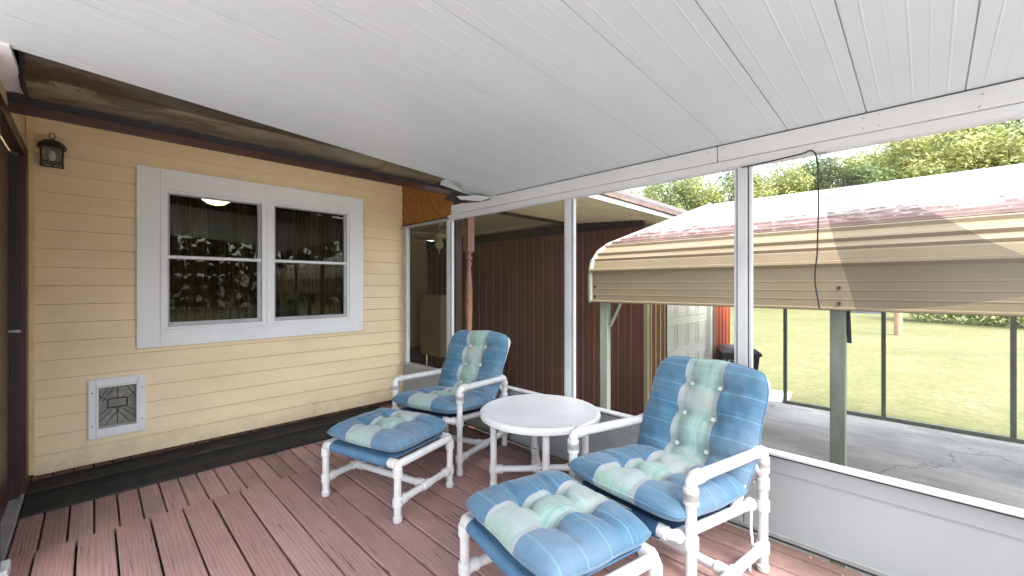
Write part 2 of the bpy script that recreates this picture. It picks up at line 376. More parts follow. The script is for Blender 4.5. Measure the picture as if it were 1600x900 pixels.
# ---------------------------------------------------------------- mesh helpers
def obj(name, bm, m, parent=None, smooth=False, bevel=0, recalc=True):
    if recalc: bmesh.ops.recalc_face_normals(bm, faces=bm.faces)
    me = bpy.data.meshes.new(name); bm.to_mesh(me); bm.free()
    for mm in (m if isinstance(m, (list, tuple)) else [m]): me.materials.append(mm)
    if smooth:
        for p in me.polygons: p.use_smooth = True
        try: me.set_sharp_from_angle(angle=R(40))
        except Exception: pass
    o = bpy.data.objects.new(name, me); COL.objects.link(o)
    if parent: o.parent = parent
    if bevel:
        b = o.modifiers.new('bevel', 'BEVEL'); b.width = bevel; b.segments = 2; b.limit_method = 'ANGLE'; b.angle_limit = R(40)
        b.harden_normals = False
    return o
def box(bm, x0, x1, y0, y1, z0, z1, mi=0):
    v = [bm.verts.new(p) for p in ((x0,y0,z0),(x1,y0,z0),(x1,y1,z0),(x0,y1,z0),(x0,y0,z1),(x1,y0,z1),(x1,y1,z1),(x0,y1,z1))]
    fs = []
    for q in ((3,2,1,0),(4,5,6,7),(0,1,5,4),(1,2,6,5),(2,3,7,6),(3,0,4,7)):
        f = bm.faces.new([v[i] for i in q]); f.material_index = mi; fs.append(f)
    return fs
def B(name, x0, x1, y0, y1, z0, z1, m, parent=None, bevel=0):
    bm = bmesh.new(); box(bm, x0, x1, y0, y1, z0, z1); return obj(name, bm, m, parent, bevel=bevel)
def fillet(pts, r, k=5):
    pts = [Vector(p) for p in pts]; out = [pts[0]]
    for i in range(1, len(pts)-1):
        p, a_, b_ = pts[i], pts[i-1], pts[i+1]
        d1 = (a_-p); d2 = (b_-p); rr = min(r, d1.length*.45, d2.length*.45)
        s = p+d1.normalized()*rr; e = p+d2.normalized()*rr
        for j in range(k+1):
            t = j/k; out.append(s*(1-t)**2 + p*2*t*(1-t) + e*t*t)
    out.append(pts[-1]); return out
def tube(bm, pts, r, seg=14, cap=True, mi=0):
    pts = [Vector(p) for p in pts]; rings = []
    n = len(pts); up = None
    for i, p in enumerate(pts):
        t = (pts[min(i+1, n-1)] - pts[max(i-1, 0)]).normalized()
        if up is None:
            up = Vector((0,0,1)) if abs(t.z) < .9 else Vector((1,0,0))
        s = t.cross(up).normalized(); up = s.cross(t).normalized()
        rr = r[i] if hasattr(r, '__len__') else r
        rings.append([bm.verts.new(p + (s*math.cos(2*math.pi*k/seg) + up*math.sin(2*math.pi*k/seg))*rr) for k in range(seg)])
    for a_, b_ in zip(rings, rings[1:]):
        for k in range(seg):
            f = bm.faces.new((a_[k], a_[(k+1)%seg], b_[(k+1)%seg], b_[k])); f.material_index = mi
    if cap:
        for rg in (rings[0], rings[-1]):
            f = bm.faces.new(rg); f.material_index = mi
def lathe(bm, prof, cx=0, cy=0, seg=32, mi=0):
    rings = [[bm.verts.new((cx+r*math.cos(2*math.pi*k/seg), cy+r*math.sin(2*math.pi*k/seg), z)) for k in range(seg)] for r, z in prof]
    for a_, b_ in zip(rings, rings[1:]):
        for k in range(seg):
            f = bm.faces.new((a_[k], a_[(k+1)%seg], b_[(k+1)%seg], b_[k])); f.material_index = mi
    for rg in (rings[0], rings[-1]):
        if len(rg) > 2: bm.faces.new(rg).material_index = mi
def extrude_path(bm, prof, axis, a0, a1, mi=0, thick=None):
    """open polyline of 2-D points swept along axis ('x': pts are (y,z); 'y': (x,z); 'z': (x,y))"""
    f3 = {'x': lambda p, t: (t, p[0], p[1]), 'y': lambda p, t: (p[0], t, p[1]), 'z': lambda p, t: (p[0], p[1], t)}[axis]
    A_ = [bm.verts.new(f3(p, a0)) for p in prof]; B_ = [bm.verts.new(f3(p, a1)) for p in prof]
    for i in range(len(prof)-1):
        bm.faces.new((A_[i], A_[i+1], B_[i+1], B_[i])).material_index = mi
    return A_, B_
def prism(bm, poly, axis, a0, a1, mi=0):
    A_, B_ = extrude_path(bm, list(poly)+[poly[0]], axis, a0, a1, mi)
    bmesh.ops.remove_doubles(bm, verts=A_+B_, dist=1e-6)
    f3 = {'x': lambda p, t: (t, p[0], p[1]), 'y': lambda p, t: (p[0], t, p[1]), 'z': lambda p, t: (p[0], p[1], t)}[axis]
    for t in (a0, a1): bm.faces.new([bm.verts.new(f3(p, t)) for p in poly]).material_index = mi
    bmesh.ops.remove_doubles(bm, verts=bm.verts[:], dist=1e-6)
def thing(name, label, cat, loc=(0,0,0), rz=0, group=None):
    o = bpy.data.objects.new(name, None); COL.objects.link(o); o.location = loc; o.rotation_euler = (0,0,rz)
    o.empty_display_size = .1; return tag(o, label, cat, group)
def tag(o, label, cat, group=None):
    o['label'] = label; o['category'] = cat
    if group: o['group'] = group
    return o
def struct(o): o['kind'] = 'structure'; return o

# ---------------------------------------------------------------- ground, slab, deck, ceiling
GZ = -1.03
bm = bmesh.new()
for i in range(1):
    s = 400
    vs = [bm.verts.new(p) for p in ((-s,-s,GZ),(s,-s,GZ),(s,s,GZ),(-s,s,GZ))]; bm.faces.new(vs)
struct(obj('lawn', bm, M['grass']))
bm = bmesh.new(); prism(bm, [(2.75,-6),(9.75,-6),(9.75,1.95),(10.6,2.05),(10.4,3.3),(2.75,3.3)], 'z', GZ-.1, -.99)
struct(obj('concrete_slab', bm, M['concrete']))

def board(bm, lay, x0, x1, y0, y1, z1, bid, t=.03, n=1):
    r = .004; z0 = z1-t
    prof = [(x0, z0), (x0, z1-r), (x0+r, z1), (x1-r, z1), (x1, z1-r), (x1, z0)]
    A_, B_ = extrude_path(bm, prof, 'y', y0, y1)
    fs = set(f for v in A_ for f in v.link_faces)
    fs.add(bm.faces.new(A_)); fs.add(bm.faces.new(B_))
    for f in fs:
        for lp in f.loops: lp[lay] = (bid, bid, bid, 1)
bm = bmesh.new(); lay = bm.loops.layers.float_color.new('bid')
x = .235 - .143*11; k = 0
while x < 2.40:
    x1 = min(x+.143-.0085-random.random()*.002, 2.445)
    board(bm, lay, x+random.uniform(-.001,.001), x1, -1.0, 3.088+random.uniform(-.006,.004), random.uniform(-.0015,.0015), random.random())
    x += .143
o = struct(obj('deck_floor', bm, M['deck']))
bm = bmesh.new(); lay = bm.loops.layers.float_color.new('bid')
x = .012-.1*13
while x < 2.42:
    board(bm, lay, x, x+.0925, 3.094, 4.45, -.006+random.uniform(-.0015,.0015), random.random())
    x += .1
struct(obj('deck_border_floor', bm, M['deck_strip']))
bm = bmesh.new(); box(bm, -1.33, 2.50, -1.0, 4.9, -.09, -.045); box(bm, 2.44, 2.50, -2.2, 4.3, -.30, -.0455)
struct(obj('deck_underlay_floor', bm, M['seam']))

struct(B('patio_slab', -9, 2.72, -9, -1.01, GZ-.1, -.13, M['patio'])); struct(B('side_path', -9, -1.34, -1.005, 6, GZ-.1, -.13, M['patio']))  # unseen slabs added to bounce neutral daylight into the porch
# porch ceiling: 12-inch pans with fine ribs, falling towards the screens
CZ = lambda x: 2.07 - .065*(x-2.46)
prof = []
y = 0
YE = 2.574
def cz_mesh():
    bm = bmesh.new(); prof = []
    yy = .786 - .298*5
    while yy < YE - .01:
        sw_ = .0020 if yy < .6 else .0007
        prof += [(yy-sw_, .007), (yy+sw_, .007), (yy+sw_+.0004, 0)]
        for j in range(1, 6):
            c = yy + .298*j/6; h = .0009 if j % 2 else .0004
            prof += [(c-.0045, 0), (c-.0015, -h), (c+.0015, -h), (c+.0045, 0)]
        prof.append((yy+.298-.0024, 0)); yy += .298
    prof += [(yy, 0), (yy+.01, 0), (yy+.01, .075), (.786-.298*5-.0022, .075), (.786-.298*5-.0022, .007)]
    for a0, a1 in ((-.75, 2.445),):
        A_ = [bm.verts.new((a0, p[0], p[1]+CZ(a0))) for p in prof]; B_ = [bm.verts.new((a1, p[0], p[1]+CZ(a1))) for p in prof]
        for i in range(len(prof)-1): bm.faces.new((A_[i], A_[i+1], B_[i+1], B_[i]))
    return bm
struct(obj('ceiling', cz_mesh(), M['ceiling'], recalc=False))
# roof deck above the ceiling
bm = bmesh.new(); yy0 = .786-.298*5
vs = [bm.verts.new(p) for p in ((-.8,yy0-.02,CZ(-.8)+.08),(2.56,yy0-.02,CZ(2.56)+.08),(2.56,2.60,CZ(2.56)+.08),(-.8,2.60,CZ(-.8)+.08),
      (-.8,yy0-.02,CZ(-.8)+.16),(2.56,yy0-.02,CZ(2.56)+.16),(2.56,2.60,CZ(2.56)+.16),(-.8,2.60,CZ(-.8)+.16))]
for q in ((3,2,1,0),(4,5,6,7),(0,1,5,4),(1,2,6,5),(2,3,7,6),(3,0,4,7)): bm.faces.new([vs[i] for i in q])
tag(obj('porch_roof', bm, M['roofing']), 'flat pale metal roof lying over the white ceiling panels of the porch', 'roof')

# ---------------------------------------------------------------- yellow siding wall with window and pet door
WY = 4.2
def sid_y(z, zb, e=.126):           # lap profile: 13 mm proud at the bottom, hollow below the next lap
    t = (z-zb)/e
    if t < .04: return WY - .003 - .015*(t/.04)**.5
    return WY - .018 + .016*(t-.04)/.96
def lap_siding(bm, x0, x1, z0, z1, cuts=(), e=.126, zb0=.035, f=None):
    zb = zb0
    while zb < z1:
        zs = sorted(set([max(zb, z0), min(zb+e, z1)] + [zb+e*k for k in (.015, .04, .3, .65) if z0 < zb+e*k < z1] + [c for q in cuts for c in q[2:] if max(zb, z0) < c < min(zb+e, z1)]))
        for a_, b_ in zip(zs, zs[1:]):
            mid = (a_+b_)/2; segs = [(x0, x1)]
            for (cx0, cx1, cz0, cz1) in cuts:
                if cz0 < mid < cz1:
                    segs = [s for (p, q) in segs for s in ((p, min(q, cx0)), (max(p, cx1), q)) if s[1] > s[0]+1e-4]
            for (p, q) in segs:
                ya, yb = (f or sid_y)(a_, zb), (f or sid_y)(b_, zb)
                if a_ == zb: ya = WY
                vs = [bm.verts.new(c) for c in ((p,ya,a_),(q,ya,a_),(q,yb,b_),(p,yb,b_))]; bm.faces.new(vs)
        zb += e
wall = thing('siding_wall', 'yellow lap sided house wall with a white double window and a pet door', 'wall', (0, WY, 0))
def W(o): o.parent = wall; o.matrix_parent_inverse = Matrix.Translation((0, -WY, 0)); return o
bm = bmesh.new(); lap_siding(bm, -.272, 2.488, .035, 2.45, [(.33,1.90,.93,2.08), (.01,.255,.25,.60)])
W(obj('siding', bm, M['siding'], recalc=False))
bm = bmesh.new()
cut = [(-.40,.33,.02,2.6),(1.90,2.50,.02,2.6),(.33,1.90,2.08,2.6),(.255,1.90,.02,.93),(.33,.255,0,0)]
for q in ((-.45,.01,.06,2.6),(.255,.33,.06,2.6),(.01,.255,.06,.25),(.01,.255,.60,2.6),(1.90,2.486,.06,2.6),(.33,1.90,2.08,2.6),(.33,1.90,.06,.93)):
    box(bm, q[0], q[1], WY+.003, WY+.10, q[2], q[3])
W(obj('wall_core', bm, M['trim_cream']))
W(B('corner_trim', -.306, -.268, WY-.022, WY+.002, .05, 2.45, M['trim_cream'], bevel=.004))
bm = bmesh.new(); box(bm, -.45, 2.486, WY+.17, WY+.2, -.03, .10); W(obj('foundation_strip', bm, M['house_dark']))
# window: wide flat casing, stepped inner frame, sashes
def ring(bm, x0, x1, z0, z1, w, y0, y1, mi=0, wl=None, wr=None, wt=None, wb=None):
    wl = wl or w; wr = wr or w; wt = wt or w; wb = wb or w
    box(bm, x0, x0+wl, y0, y1, z0, z1, mi); box(bm, x1-wr, x1, y0, y1, z0, z1, mi)
    box(bm, x0+wl, x1-wr, y0, y1, z1-wt, z1, mi); box(bm, x0+wl, x1-wr, y0, y1, z0, z0+wb, mi)
win = W(None or bpy.data.objects.new('window', None)); COL.objects.link(win)
def Wn(o): o.parent = win; o.matrix_parent_inverse = Matrix.Translation((0, -WY, 0)); return o
win.matrix_parent_inverse = Matrix.Identity(4)
bm = bmesh.new(); ring(bm, .234, 1.998, .828, 2.202, 0, WY-.030, WY+.01, wl=.135, wr=.125, wt=.135, wb=.105)
Wn(obj('casing', bm, M['white'], bevel=.003))
bm = bmesh.new(); ring(bm, .229, 2.003, .823, 2.207, .012, WY-.024, WY+.004)
Wn(obj('casing_edge', bm, M['trim_cream']))
bm = bmesh.new()
ring(bm, .369, 1.873, .933, 2.067, .026, WY-.037, WY+.04)
ring(bm, .3955, 1.8465, .9595, 2.0405, .018, WY-.022, WY+.05)
box(bm, 1.060, 1.160, WY-.030, WY+.04, .9595, 2.0405)
box(bm, 1.096, 1.124, WY-.040, WY-.0302, .9595, 2.0405)
Wn(obj('frame', bm, M['white'], bevel=.0025))
for (xa, xb) in ((.414, 1.0595), (1.1605, 1.828)):
    zt, zm, zb = 2.022, 1.520, .978
    bm = bmesh.new(); ring(bm, xa, xb, zm-.012, zt, .024, WY-.004, WY+.03, wl=.014, wr=.026, wt=.010, wb=.030)
    Wn(obj('sash', bm, M['grey_metal'], bevel=.002))
    bm = bmesh.new(); ring(bm, xa+.001, xb-.001, zb, zm+.014, .024, WY-.013, WY-.0045, wl=.010, wr=.030, wt=.026, wb=.034)
    Wn(obj('sash', bm, M['grey_metal'], bevel=.002))
    bm = bmesh.new(); box(bm, xa, xb, WY-.0165, WY-.0135, zm-.006, zm+.012); Wn(obj('meeting_rail', bm, M['white']))
    bm = bmesh.new(); box(bm, xa+.01, xb-.01, WY+.012, WY+.016, zm-.01, zt-.008); Wn(obj('pane', bm, M['glass']))
    bm = bmesh.new(); box(bm, xa+.01, xb-.012, WY-.0085, WY-.0055, zb+.01, zm); Wn(obj('pane', bm, M['glass']))
    # folded sheer curtain behind each pane
    bm = bmesh.new(); pr = [(xa-.04+ (xb-xa+.08)*i/80, WY+.15+.018*math.sin(i*1.15)+.008*math.sin(i*.37)) for i in range(81)]
    extrude_path(bm, pr, 'z', .90, 2.12)
    Wn(obj('curtain', bm, M['curtain'], smooth=True))
# room behind the glass
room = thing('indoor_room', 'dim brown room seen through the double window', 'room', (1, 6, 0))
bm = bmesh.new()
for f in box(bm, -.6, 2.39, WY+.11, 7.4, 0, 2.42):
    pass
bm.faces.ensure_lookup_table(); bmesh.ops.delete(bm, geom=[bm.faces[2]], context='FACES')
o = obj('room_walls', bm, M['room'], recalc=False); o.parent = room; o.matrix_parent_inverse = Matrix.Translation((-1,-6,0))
# lit globe on the room ceiling
def on_ray(u, v, y):
    r = (u-800)/652; A_ = R(44.82)
    d = (math.cos(A_)+math.sin(A_)*r, math.sin(A_)-math.cos(A_)*r, (446-v)/652); t = y/d[1]
    return Vector((d[0]*t, y, 1.3+d[2]*t))
g = on_ray(338, 317, 5.35)
lamp = thing('ceiling_lamp', 'lit round ceiling lamp glowing behind the left window panes', 'lamp', (g.x, g.y, g.z+.06))
bm = bmesh.new(); lathe(bm, [(.02,-.085),(.075,-.07),(.125,-.035),(.145,0),(.14,.02)], seg=28); obj('lamp_globe', bm, M['lamp'], lamp, smooth=True)
bm = bmesh.new(); lathe(bm, [(.15,.02),(.155,.03),(.15,.05),(.02,.052)], seg=28); obj('lamp_base', bm, M['fan_cream'], lamp, smooth=True)
# pet door
pet = bpy.data.objects.new('pet_door', None); COL.objects.link(pet); pet.parent = wall
def P(o): o.parent = pet; o.matrix_parent_inverse = Matrix.Translation((0, -WY, 0)); return o
bm = bmesh.new(); ring(bm, -.020, .285, .214, .634, 0, WY-.034, WY-.010, wl=.040, wr=.040, wt=.052, wb=.052)
P(obj('frame', bm, M['white'], bevel=.004))
bm = bmesh.new(); ring(bm, .0205, .2445, .2665, .5815, .012, WY-.040, WY+.06); P(obj('inner_frame', bm, M['white'], bevel=.002))
bm = bmesh.new(); box(bm, .033, .232, WY+.030, WY+.036, .280, .566)
P(obj('flap', bm, M['flap']))
bm = bmesh.new(); fx0, fx1, fz0, fz1 = .033, .232, .282, .556; yf = WY+.0275
def strip(bm, a_, b_, w=.004):
    a_ = Vector((a_[0], yf, a_[1])); b_ = Vector((b_[0], yf, b_[1])); tube(bm, [a_, b_], w*.6, 6)
cxm, czm = (fx0+fx1)/2, .44
for p, q in [((fx0,fz0+.08),(cxm-.04,czm-.03)),((fx0+.03,fz0),(cxm+.02,czm-.03)),((fx0,fz1-.05),(cxm-.05,czm+.02)),((fx0+.05,fz1),(fx0,fz1-.09)),((fx1,fz0+.08),(cxm+.04,czm-.03)),
             ((fx1-.03,fz0),(cxm-.02,czm-.03)),((fx1,fz1-.05),(cxm+.05,czm+.02)),((fx1-.05,fz1),(fx1,fz1-.09)),((cxm,fz0),(cxm,czm-.035)),((cxm,czm+.03),(cxm,fz1)),
             ((fx0,fz0+.03),(fx0+.07,fz0+.11)),((fx1,fz0+.03),(fx1-.07,fz0+.11)),((fx0+.02,fz1-.1),(fx0+.08,fz1))]: strip(bm, p, q)
pts = fillet([(cxm,yf-.001,czm+.032),(cxm-.052,yf-.001,czm+.032),(cxm-.052,yf-.001,czm-.032),(cxm+.052,yf-.001,czm-.032),(cxm+.052,yf-.001,czm+.032),(cxm,yf-.001,czm+.032)], .014)
tube(bm, pts, .0042, 6); P(obj('flap_grooves', bm, M['flap_line']))
bm = bmesh.new()
for (px_, pz_) in ((0,.305),(0,.54),(.265,.305),(.265,.54)):
    tube(bm, [(px_, WY-.036, pz_), (px_, WY-.033, pz_)], .0045, 8)
P(obj('screws', bm, M['black_metal']))

# wall lantern
lt = thing('wall_lantern', 'small black wall lantern with a ring on top beside the window', 'lantern', (-.187, WY-.085, 2.09))
bm = bmesh.new(); box(bm, -.035, .035, .062, .075, .03, .17); obj('back_plate', bm, M['black_metal'], lt, bevel=.003)
bm = bmesh.new(); w = .052
for sx in (-1, 1):
    for sy in (-1, 1): tube(bm, [(sx*.046, sy*.046, .005), (sx*.050, sy*.050, .125)], .0042, 6)
for z_, w_ in ((.005,.050),(.022,.050),(.122,.055)):
    for q in (((-w_,-w_),(w_,-w_)),((w_,-w_),(w_,w_)),((w_,w_),(-w_,w_)),((-w_,w_),(-w_,-w_))):
        tube(bm, [(*q[0], z_), (*q[1], z_)], .004, 6)
for sx in (-1, 1): tube(bm, [(sx*.05,-.05,-.012), (sx*.05,-.05,.006)], .004, 6)
tube(bm, [(0,.03,.01), (0,.07,.04)], .006, 6)
obj('cage', bm, M['black_metal'], lt, smooth=True)
bm = bmesh.new(); lathe(bm, [(.068,.118),(.068,.128),(.061,.148),(.042,.166),(.018,.174),(.010,.180),(.004,.182)], seg=24); obj('cap', bm, M['black_metal'], lt, smooth=True)
bm = bmesh.new(); ringp = [(.014*math.cos(t*math.pi/8), 0, .200+.020*math.sin(t*math.pi/8)) for t in range(17)]; tube(bm, ringp, .0028, 6); obj('hanging_ring', bm, M['black_metal'], lt, smooth=True)
bm = bmesh.new(); box(bm, -.042, .042, -.042, .042, .012, .118); obj('glass', bm, M['lantern_glass'], lt)
bm = bmesh.new(); lathe(bm, [(.010,.03),(.020,.06),(.018,.085),(.006,.10)], seg=12); obj('bulb', bm, M['white'], lt, smooth=True)

# ---------------------------------------------------------------- left wall with maroon door
lw = thing('door_wall', 'cream house wall with a dark maroon door at the left edge', 'wall', (-.307, 3, 0))
def L(o): o.parent = lw; o.matrix_parent_inverse = Matrix.Translation((.307, -3, 0)); return o
bm = bmesh.new()
box(bm, -.40, -.308, 3.98, 4.195, -.02, 2.45); box(bm, -.40, -.308, 2.62, 3.98, 2.14, 2.45); box(bm, -.40, -.308, 2.62, 2.80, -.02, 2.14)
L(obj('wall_face', bm, M['trim_cream']))
bm = bmesh.new(); ring(bm, 0, 1, 0, 1, .1, 0, .01); bm.free()
L(B('door_jamb', -.345, -.285, 3.93, 4.06, -.01, 2.10, M['maroon'], bevel=.004))
L(B('door_jamb', -.345, -.285, 2.80, 2.90, -.01, 2.10, M['maroon'], bevel=.004))
L(B('door_head', -.345, -.288, 2.80, 4.06, 2.102, 2.165, M['maroon'], bevel=.004))
L(B('head_trim', -.308, -.292, 2.75, 4.12, 2.17, 2.23, M['trim_cream'], bevel=.003))
L(B('door_stop', -.352, -.310, 3.865, 3.928, -.01, 2.10, M['maroon_dk'], bevel=.003))
dr = L(B('door', -.375, -.345, 2.91, 3.86, .03, 2.09, M['maroon']))
bm = bmesh.new(); tube(bm, [(-.345,3.80,1.03), (-.30,3.80,1.03)], .010, 10); tube(bm, [(-.302,3.80,1.03), (-.302,3.70,1.035)], .008, 8)
h = obj('handle', bm, M['grey_metal'], smooth=True); h.parent = dr; h.matrix_parent_inverse = Matrix.Identity(4)
L(B('threshold', -.40, -.292, 2.80, 3.93, -.008, .022, M['grey_metal'], bevel=.003))
L(B('threshold_end', -.345, -.262, 2.86, 2.98, .0, .05, M['white'], bevel=.006))

# ---------------------------------------------------------------- eave: gutter, fascia, orange-brown board, torn flashing
ev = thing('house_eave', 'stained tan gutter and brown fascia hanging under the house roof edge', 'eave', (1, 3.2, 2.2))
def E_(o): o.parent = ev; o.matrix_parent_inverse = Matrix.Translation((-1,-3.2,-2.2)); return o
bm = bmesh.new(); box(bm, -.40, 2.47, 3.2, 3.225, 2.158, 2.206); E_(obj('fascia_board', bm, M['fascia'], bevel=.003))
bm = bmesh.new(); nx = 60
def gut(prof, x0, x1, amp, seed):
    rows = []
    for i in range(nx+1):
        x_ = x0+(x1-x0)*i/nx
        rows.append([bm.verts.new((x_, p[0]+amp*.6*noise.noise(Vector((x_*2.2, p[0]*3+seed, 1))), p[1]+amp*noise.noise(Vector((x_*1.7, seed, p[0]*4))))) for p in prof])
    for a_, b_ in zip(rows, rows[1:]):
        for j in range(len(prof)-1): bm.faces.new((a_[j], b_[j], b_[j+1], a_[j+1]))
gut([(3.205,2.245),(3.16,2.232),(3.08,2.222),(2.97,2.218),(2.88,2.224),(2.85,2.236)], -.215, 1.62, .012, 3)
E_(obj('gutter_bottom', bm, M['gutter'], smooth=True, recalc=False))
bm = bmesh.new()
gut([(2.85,2.2365),(2.80,2.262),(2.74,2.305),(2.70,2.36),(2.69,2.42)], -.215, 1.62, .006, 3)
E_(obj('gutter_front', bm, M['gutter_dk'], smooth=True, recalc=False))
bm = bmesh.new()
gut([(3.205,2.236),(3.14,2.220),(3.02,2.205),(2.92,2.206),(2.84,2.23),(2.76,2.29),(2.70,2.36),(2.69,2.42)], 1.57, 2.16, .012, 8)
E_(obj('gutter_end_piece', bm, M['gutter'], smooth=True, recalc=False))
bm = bmesh.new(); tube(bm, [(-.215,3.2,2.243),(-.222,3.10,2.222),(-.225,2.97,2.216),(-.222,2.86,2.232),(-.215,2.78,2.27),(-.215,2.70,2.36)], .009, 8)
E_(obj('gutter_lip', bm, M['cord'], smooth=True))
bm = bmesh.new(); gut([(3.26,2.30),(3.10,2.40),(2.75,2.44),(2.50,2.46)], -.5, 2.46, .0, 1); E_(obj('eave_closure', bm, M['house_dark']))
bm = bmesh.new(); gut([(3.22,2.222),(3.24,2.45),(4.3,2.46)], -.6, 2.60, .0, 1); E_(obj('soffit', bm, M['cream_ceiling']))
bm = bmesh.new()
vs = [bm.verts.new(p) for p in ((-.6,2.5,2.52),(2.7,2.5,2.52),(2.7,7.6,3.9),(-.6,7.6,3.9),(-.6,2.5,2.60),(2.7,2.5,2.60),(2.7,7.6,3.98),(-.6,7.6,3.98))]
for q in ((3,2,1,0),(4,5,6,7),(0,1,5,4),(1,2,6,5),(2,3,7,6),(3,0,4,7)): bm.faces.new([vs[i] for i in q])
E_(obj('roof', bm, M['shingle']))
bm = bmesh.new(); prev = None
for i in range(121):
    x_ = -.30+2.77*i/120; zt = 2.236+.010*noise.noise(Vector((x_*4,1,0)))+.006*noise.noise(Vector((x_*19,4,0)))
    c_ = (bm.verts.new((x_,3.199-.07-.05*noise.noise(Vector((x_*3,2,2)))-.05*noise.noise(Vector((x_*14,2,7))),zt-.006)), bm.verts.new((x_,3.199,2.204)))
    if prev: bm.faces.new((prev[0],c_[0],c_[1],prev[1]))
    prev = c_
E_(obj('dark_gap', bm, M['seam']))
# white flashing at the far left end of the gutter
fl = obj('white_flashing', (lambda b: (box(b, -.42, -.228, 2.55, 3.19, 2.236, 2.26), b)[1])(bmesh.new()), M['white'])
tag(fl, 'white metal flashing at the left end of the stained gutter', 'flashing')
ob = thing('filler_board', 'rough orange brown board above the narrow screen bay in the corner', 'board', (2.47, 3.7, 2.0))
o = B('board', 2.462, 2.474, 3.262, 4.19, 1.962, 2.45, M['osb'], ob); o.matrix_parent_inverse = Matrix.Translation((-2.47,-3.7,-2))
o = B('edge_strip', 2.452, 2.4615, 3.262, 4.19, 1.950, 1.972, M['fascia'], ob); o.matrix_parent_inverse = Matrix.Translation((-2.47,-3.7,-2))
# torn sheet corner hanging between gutter and header
def sheet(name, pts, m, th=.002):
    bm = bmesh.new(); vs = [bm.verts.new(p) for p in pts]; bm.faces.new(vs)
    bmesh.ops.triangulate(bm, faces=bm.faces); o = obj(name, bm, m, recalc=False)
    s = o.modifiers.new('solid', 'SOLIDIFY'); s.thickness = th; return o
tf = thing('torn_flashing', 'torn white sheet metal curling down where ceiling, gutter and header meet', 'flashing', (2.3, 2.9, 2.1))
def T(o): o.parent = tf; o.matrix_parent_inverse = Matrix.Translation((-2.3,-2.9,-2.1)); return o
T(sheet('bent_sheet', [(2.0,2.56,2.098),(2.42,2.56,2.074),(2.44,2.78,2.070),(2.30,2.86,2.105),(2.16,3.04,2.19),(2.10,2.9,2.23)], M['ceiling']))
T(sheet('curled_strip', [(2.30,2.70,2.062),(2.435,2.66,2.060),(2.436,2.80,2.048),(2.34,2.98,2.075),(2.26,2.93,2.085)], M['white']))
T(sheet('dark_scrap', [(2.28,2.98,2.16),(2.46,2.83,2.075),(2.46,3.16,2.075),(2.30,3.18,2.10)], M['seam']))  # black sheet drawn in place of the dark hole
T(sheet('mossy_scrap', [(2.43,2.70,2.040),(2.432,2.66,2.055),(2.432,3.0,2.070),(2.43,3.04,2.062),(2.43,2.86,2.045)], M['gutter']))

# ---------------------------------------------------------------- screen wall (posts, header, kick panel, screens)
SX = 2.46
sw = thing('screen_wall', 'white framed porch screen wall over a low kick panel', 'wall', (SX, 1, 0))
def S(o): o.parent = sw; o.matrix_parent_inverse = Matrix.Translation((-SX,-1,0)); return o
YA, YB = -1.6, 4.18
posts = [3.30, 1.85, .697, -.455, -1.6]
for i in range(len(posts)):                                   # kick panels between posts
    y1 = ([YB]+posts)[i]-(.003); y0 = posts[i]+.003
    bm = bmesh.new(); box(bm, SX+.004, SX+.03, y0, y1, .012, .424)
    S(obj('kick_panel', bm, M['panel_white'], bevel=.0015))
bm = bmesh.new(); box(bm, SX+.001, SX+.004, -1.6, YB, .345, .348); box(bm, SX-.001, SX+.0035, -1.6, YB, .012, .032); S(obj('panel_bead', bm, M['sash_grey']))
S(B('panel_gasket', SX-.004, SX+.012, YA, YB, .423, .4315, M['seam']))
S(B('sill', SX-.014, SX+.045, YA, 3.27, .432, .447, M['frame'], bevel=.003))
S(B('sill', SX-.030, SX+.045, 3.33, YB, .426, .448, M['grey_metal'], bevel=.003))
# chipped bottom edge
bm = bmesh.new(); N = 180
prev = None
for i in range(N+1):
    y_ = YA+(YB-YA)*i/N; zt = .012+.004*noise.noise(Vector((y_*6,0,0))) + (.012 if noise.noise(Vector((y_*3.1,5,0))) > .28 else 0)
    a_ = bm.verts.new((SX+.003, y_, zt)); b_ = bm.verts.new((SX+.003, y_, .0))
    if prev: bm.faces.new((prev[0], prev[1], b_, a_))
    prev = (a_, b_)
S(obj('rotten_bottom_edge', bm, M['house_dark']))
for p in posts:
    bm = bmesh.new(); box(bm, SX-.018, SX+.035, p-.024, p+.024, .448, 1.932); S(obj('post', bm, M['frame'], bevel=.002))
    bm = bmesh.new()
    for s in (-1, 1):
        box(bm, SX-.008, SX+.020, p+s*.0335-.0095, p+s*.0335+.0095, .449, 1.931)
    S(obj('screen_track', bm, M['frame'], bevel=.0015))
    bm = bmesh.new()
    for s in (-1, 1): box(bm, SX-.0105, SX-.0085, p+s*.0275-.0022, p+s*.0275+.0022, .449, 1.931)
    S(obj('spline_groove', bm, M['seam']))
# corner upright with the siding profile showing beside it
S(B('corner_upright', SX-.010, SX+.03, 4.075, 4.115, .449, 1.932, M['frame'], bevel=.002))
bm = bmesh.new(); zz = .46
prevp = [(4.15, zz)]
pf = []
while zz < 1.93: pf += [(4.128, zz), (4.150, zz+.115), (4.150, zz+.126)]; zz += .126
poly = [(y_, min(z_, 1.93)) for y_, z_ in pf] + [(4.195, 1.93), (4.195, .46)]
prism(bm, poly, 'x', SX+.012, SX+.028); S(obj('notched_trim', bm, M['frame']))
S(B('top_rail', SX-.022, SX+.030, 3.28, YB, 1.928, 1.955, M['grey_metal'], bevel=.002))
S(B('top_rail', SX-.010, SX+.030, YA, 3.30, 1.9325, 1.962, M['frame'], bevel=.002))
S(B('lower_header', SX-.017, SX+.035, YA, 3.31, 1.9405, 1.982, M['white_wood'], bevel=.003))
S(B('header_beam', SX-.026, SX+.05, .822, 3.245, 1.9835, 2.069, M['white_wood'], bevel=.003))
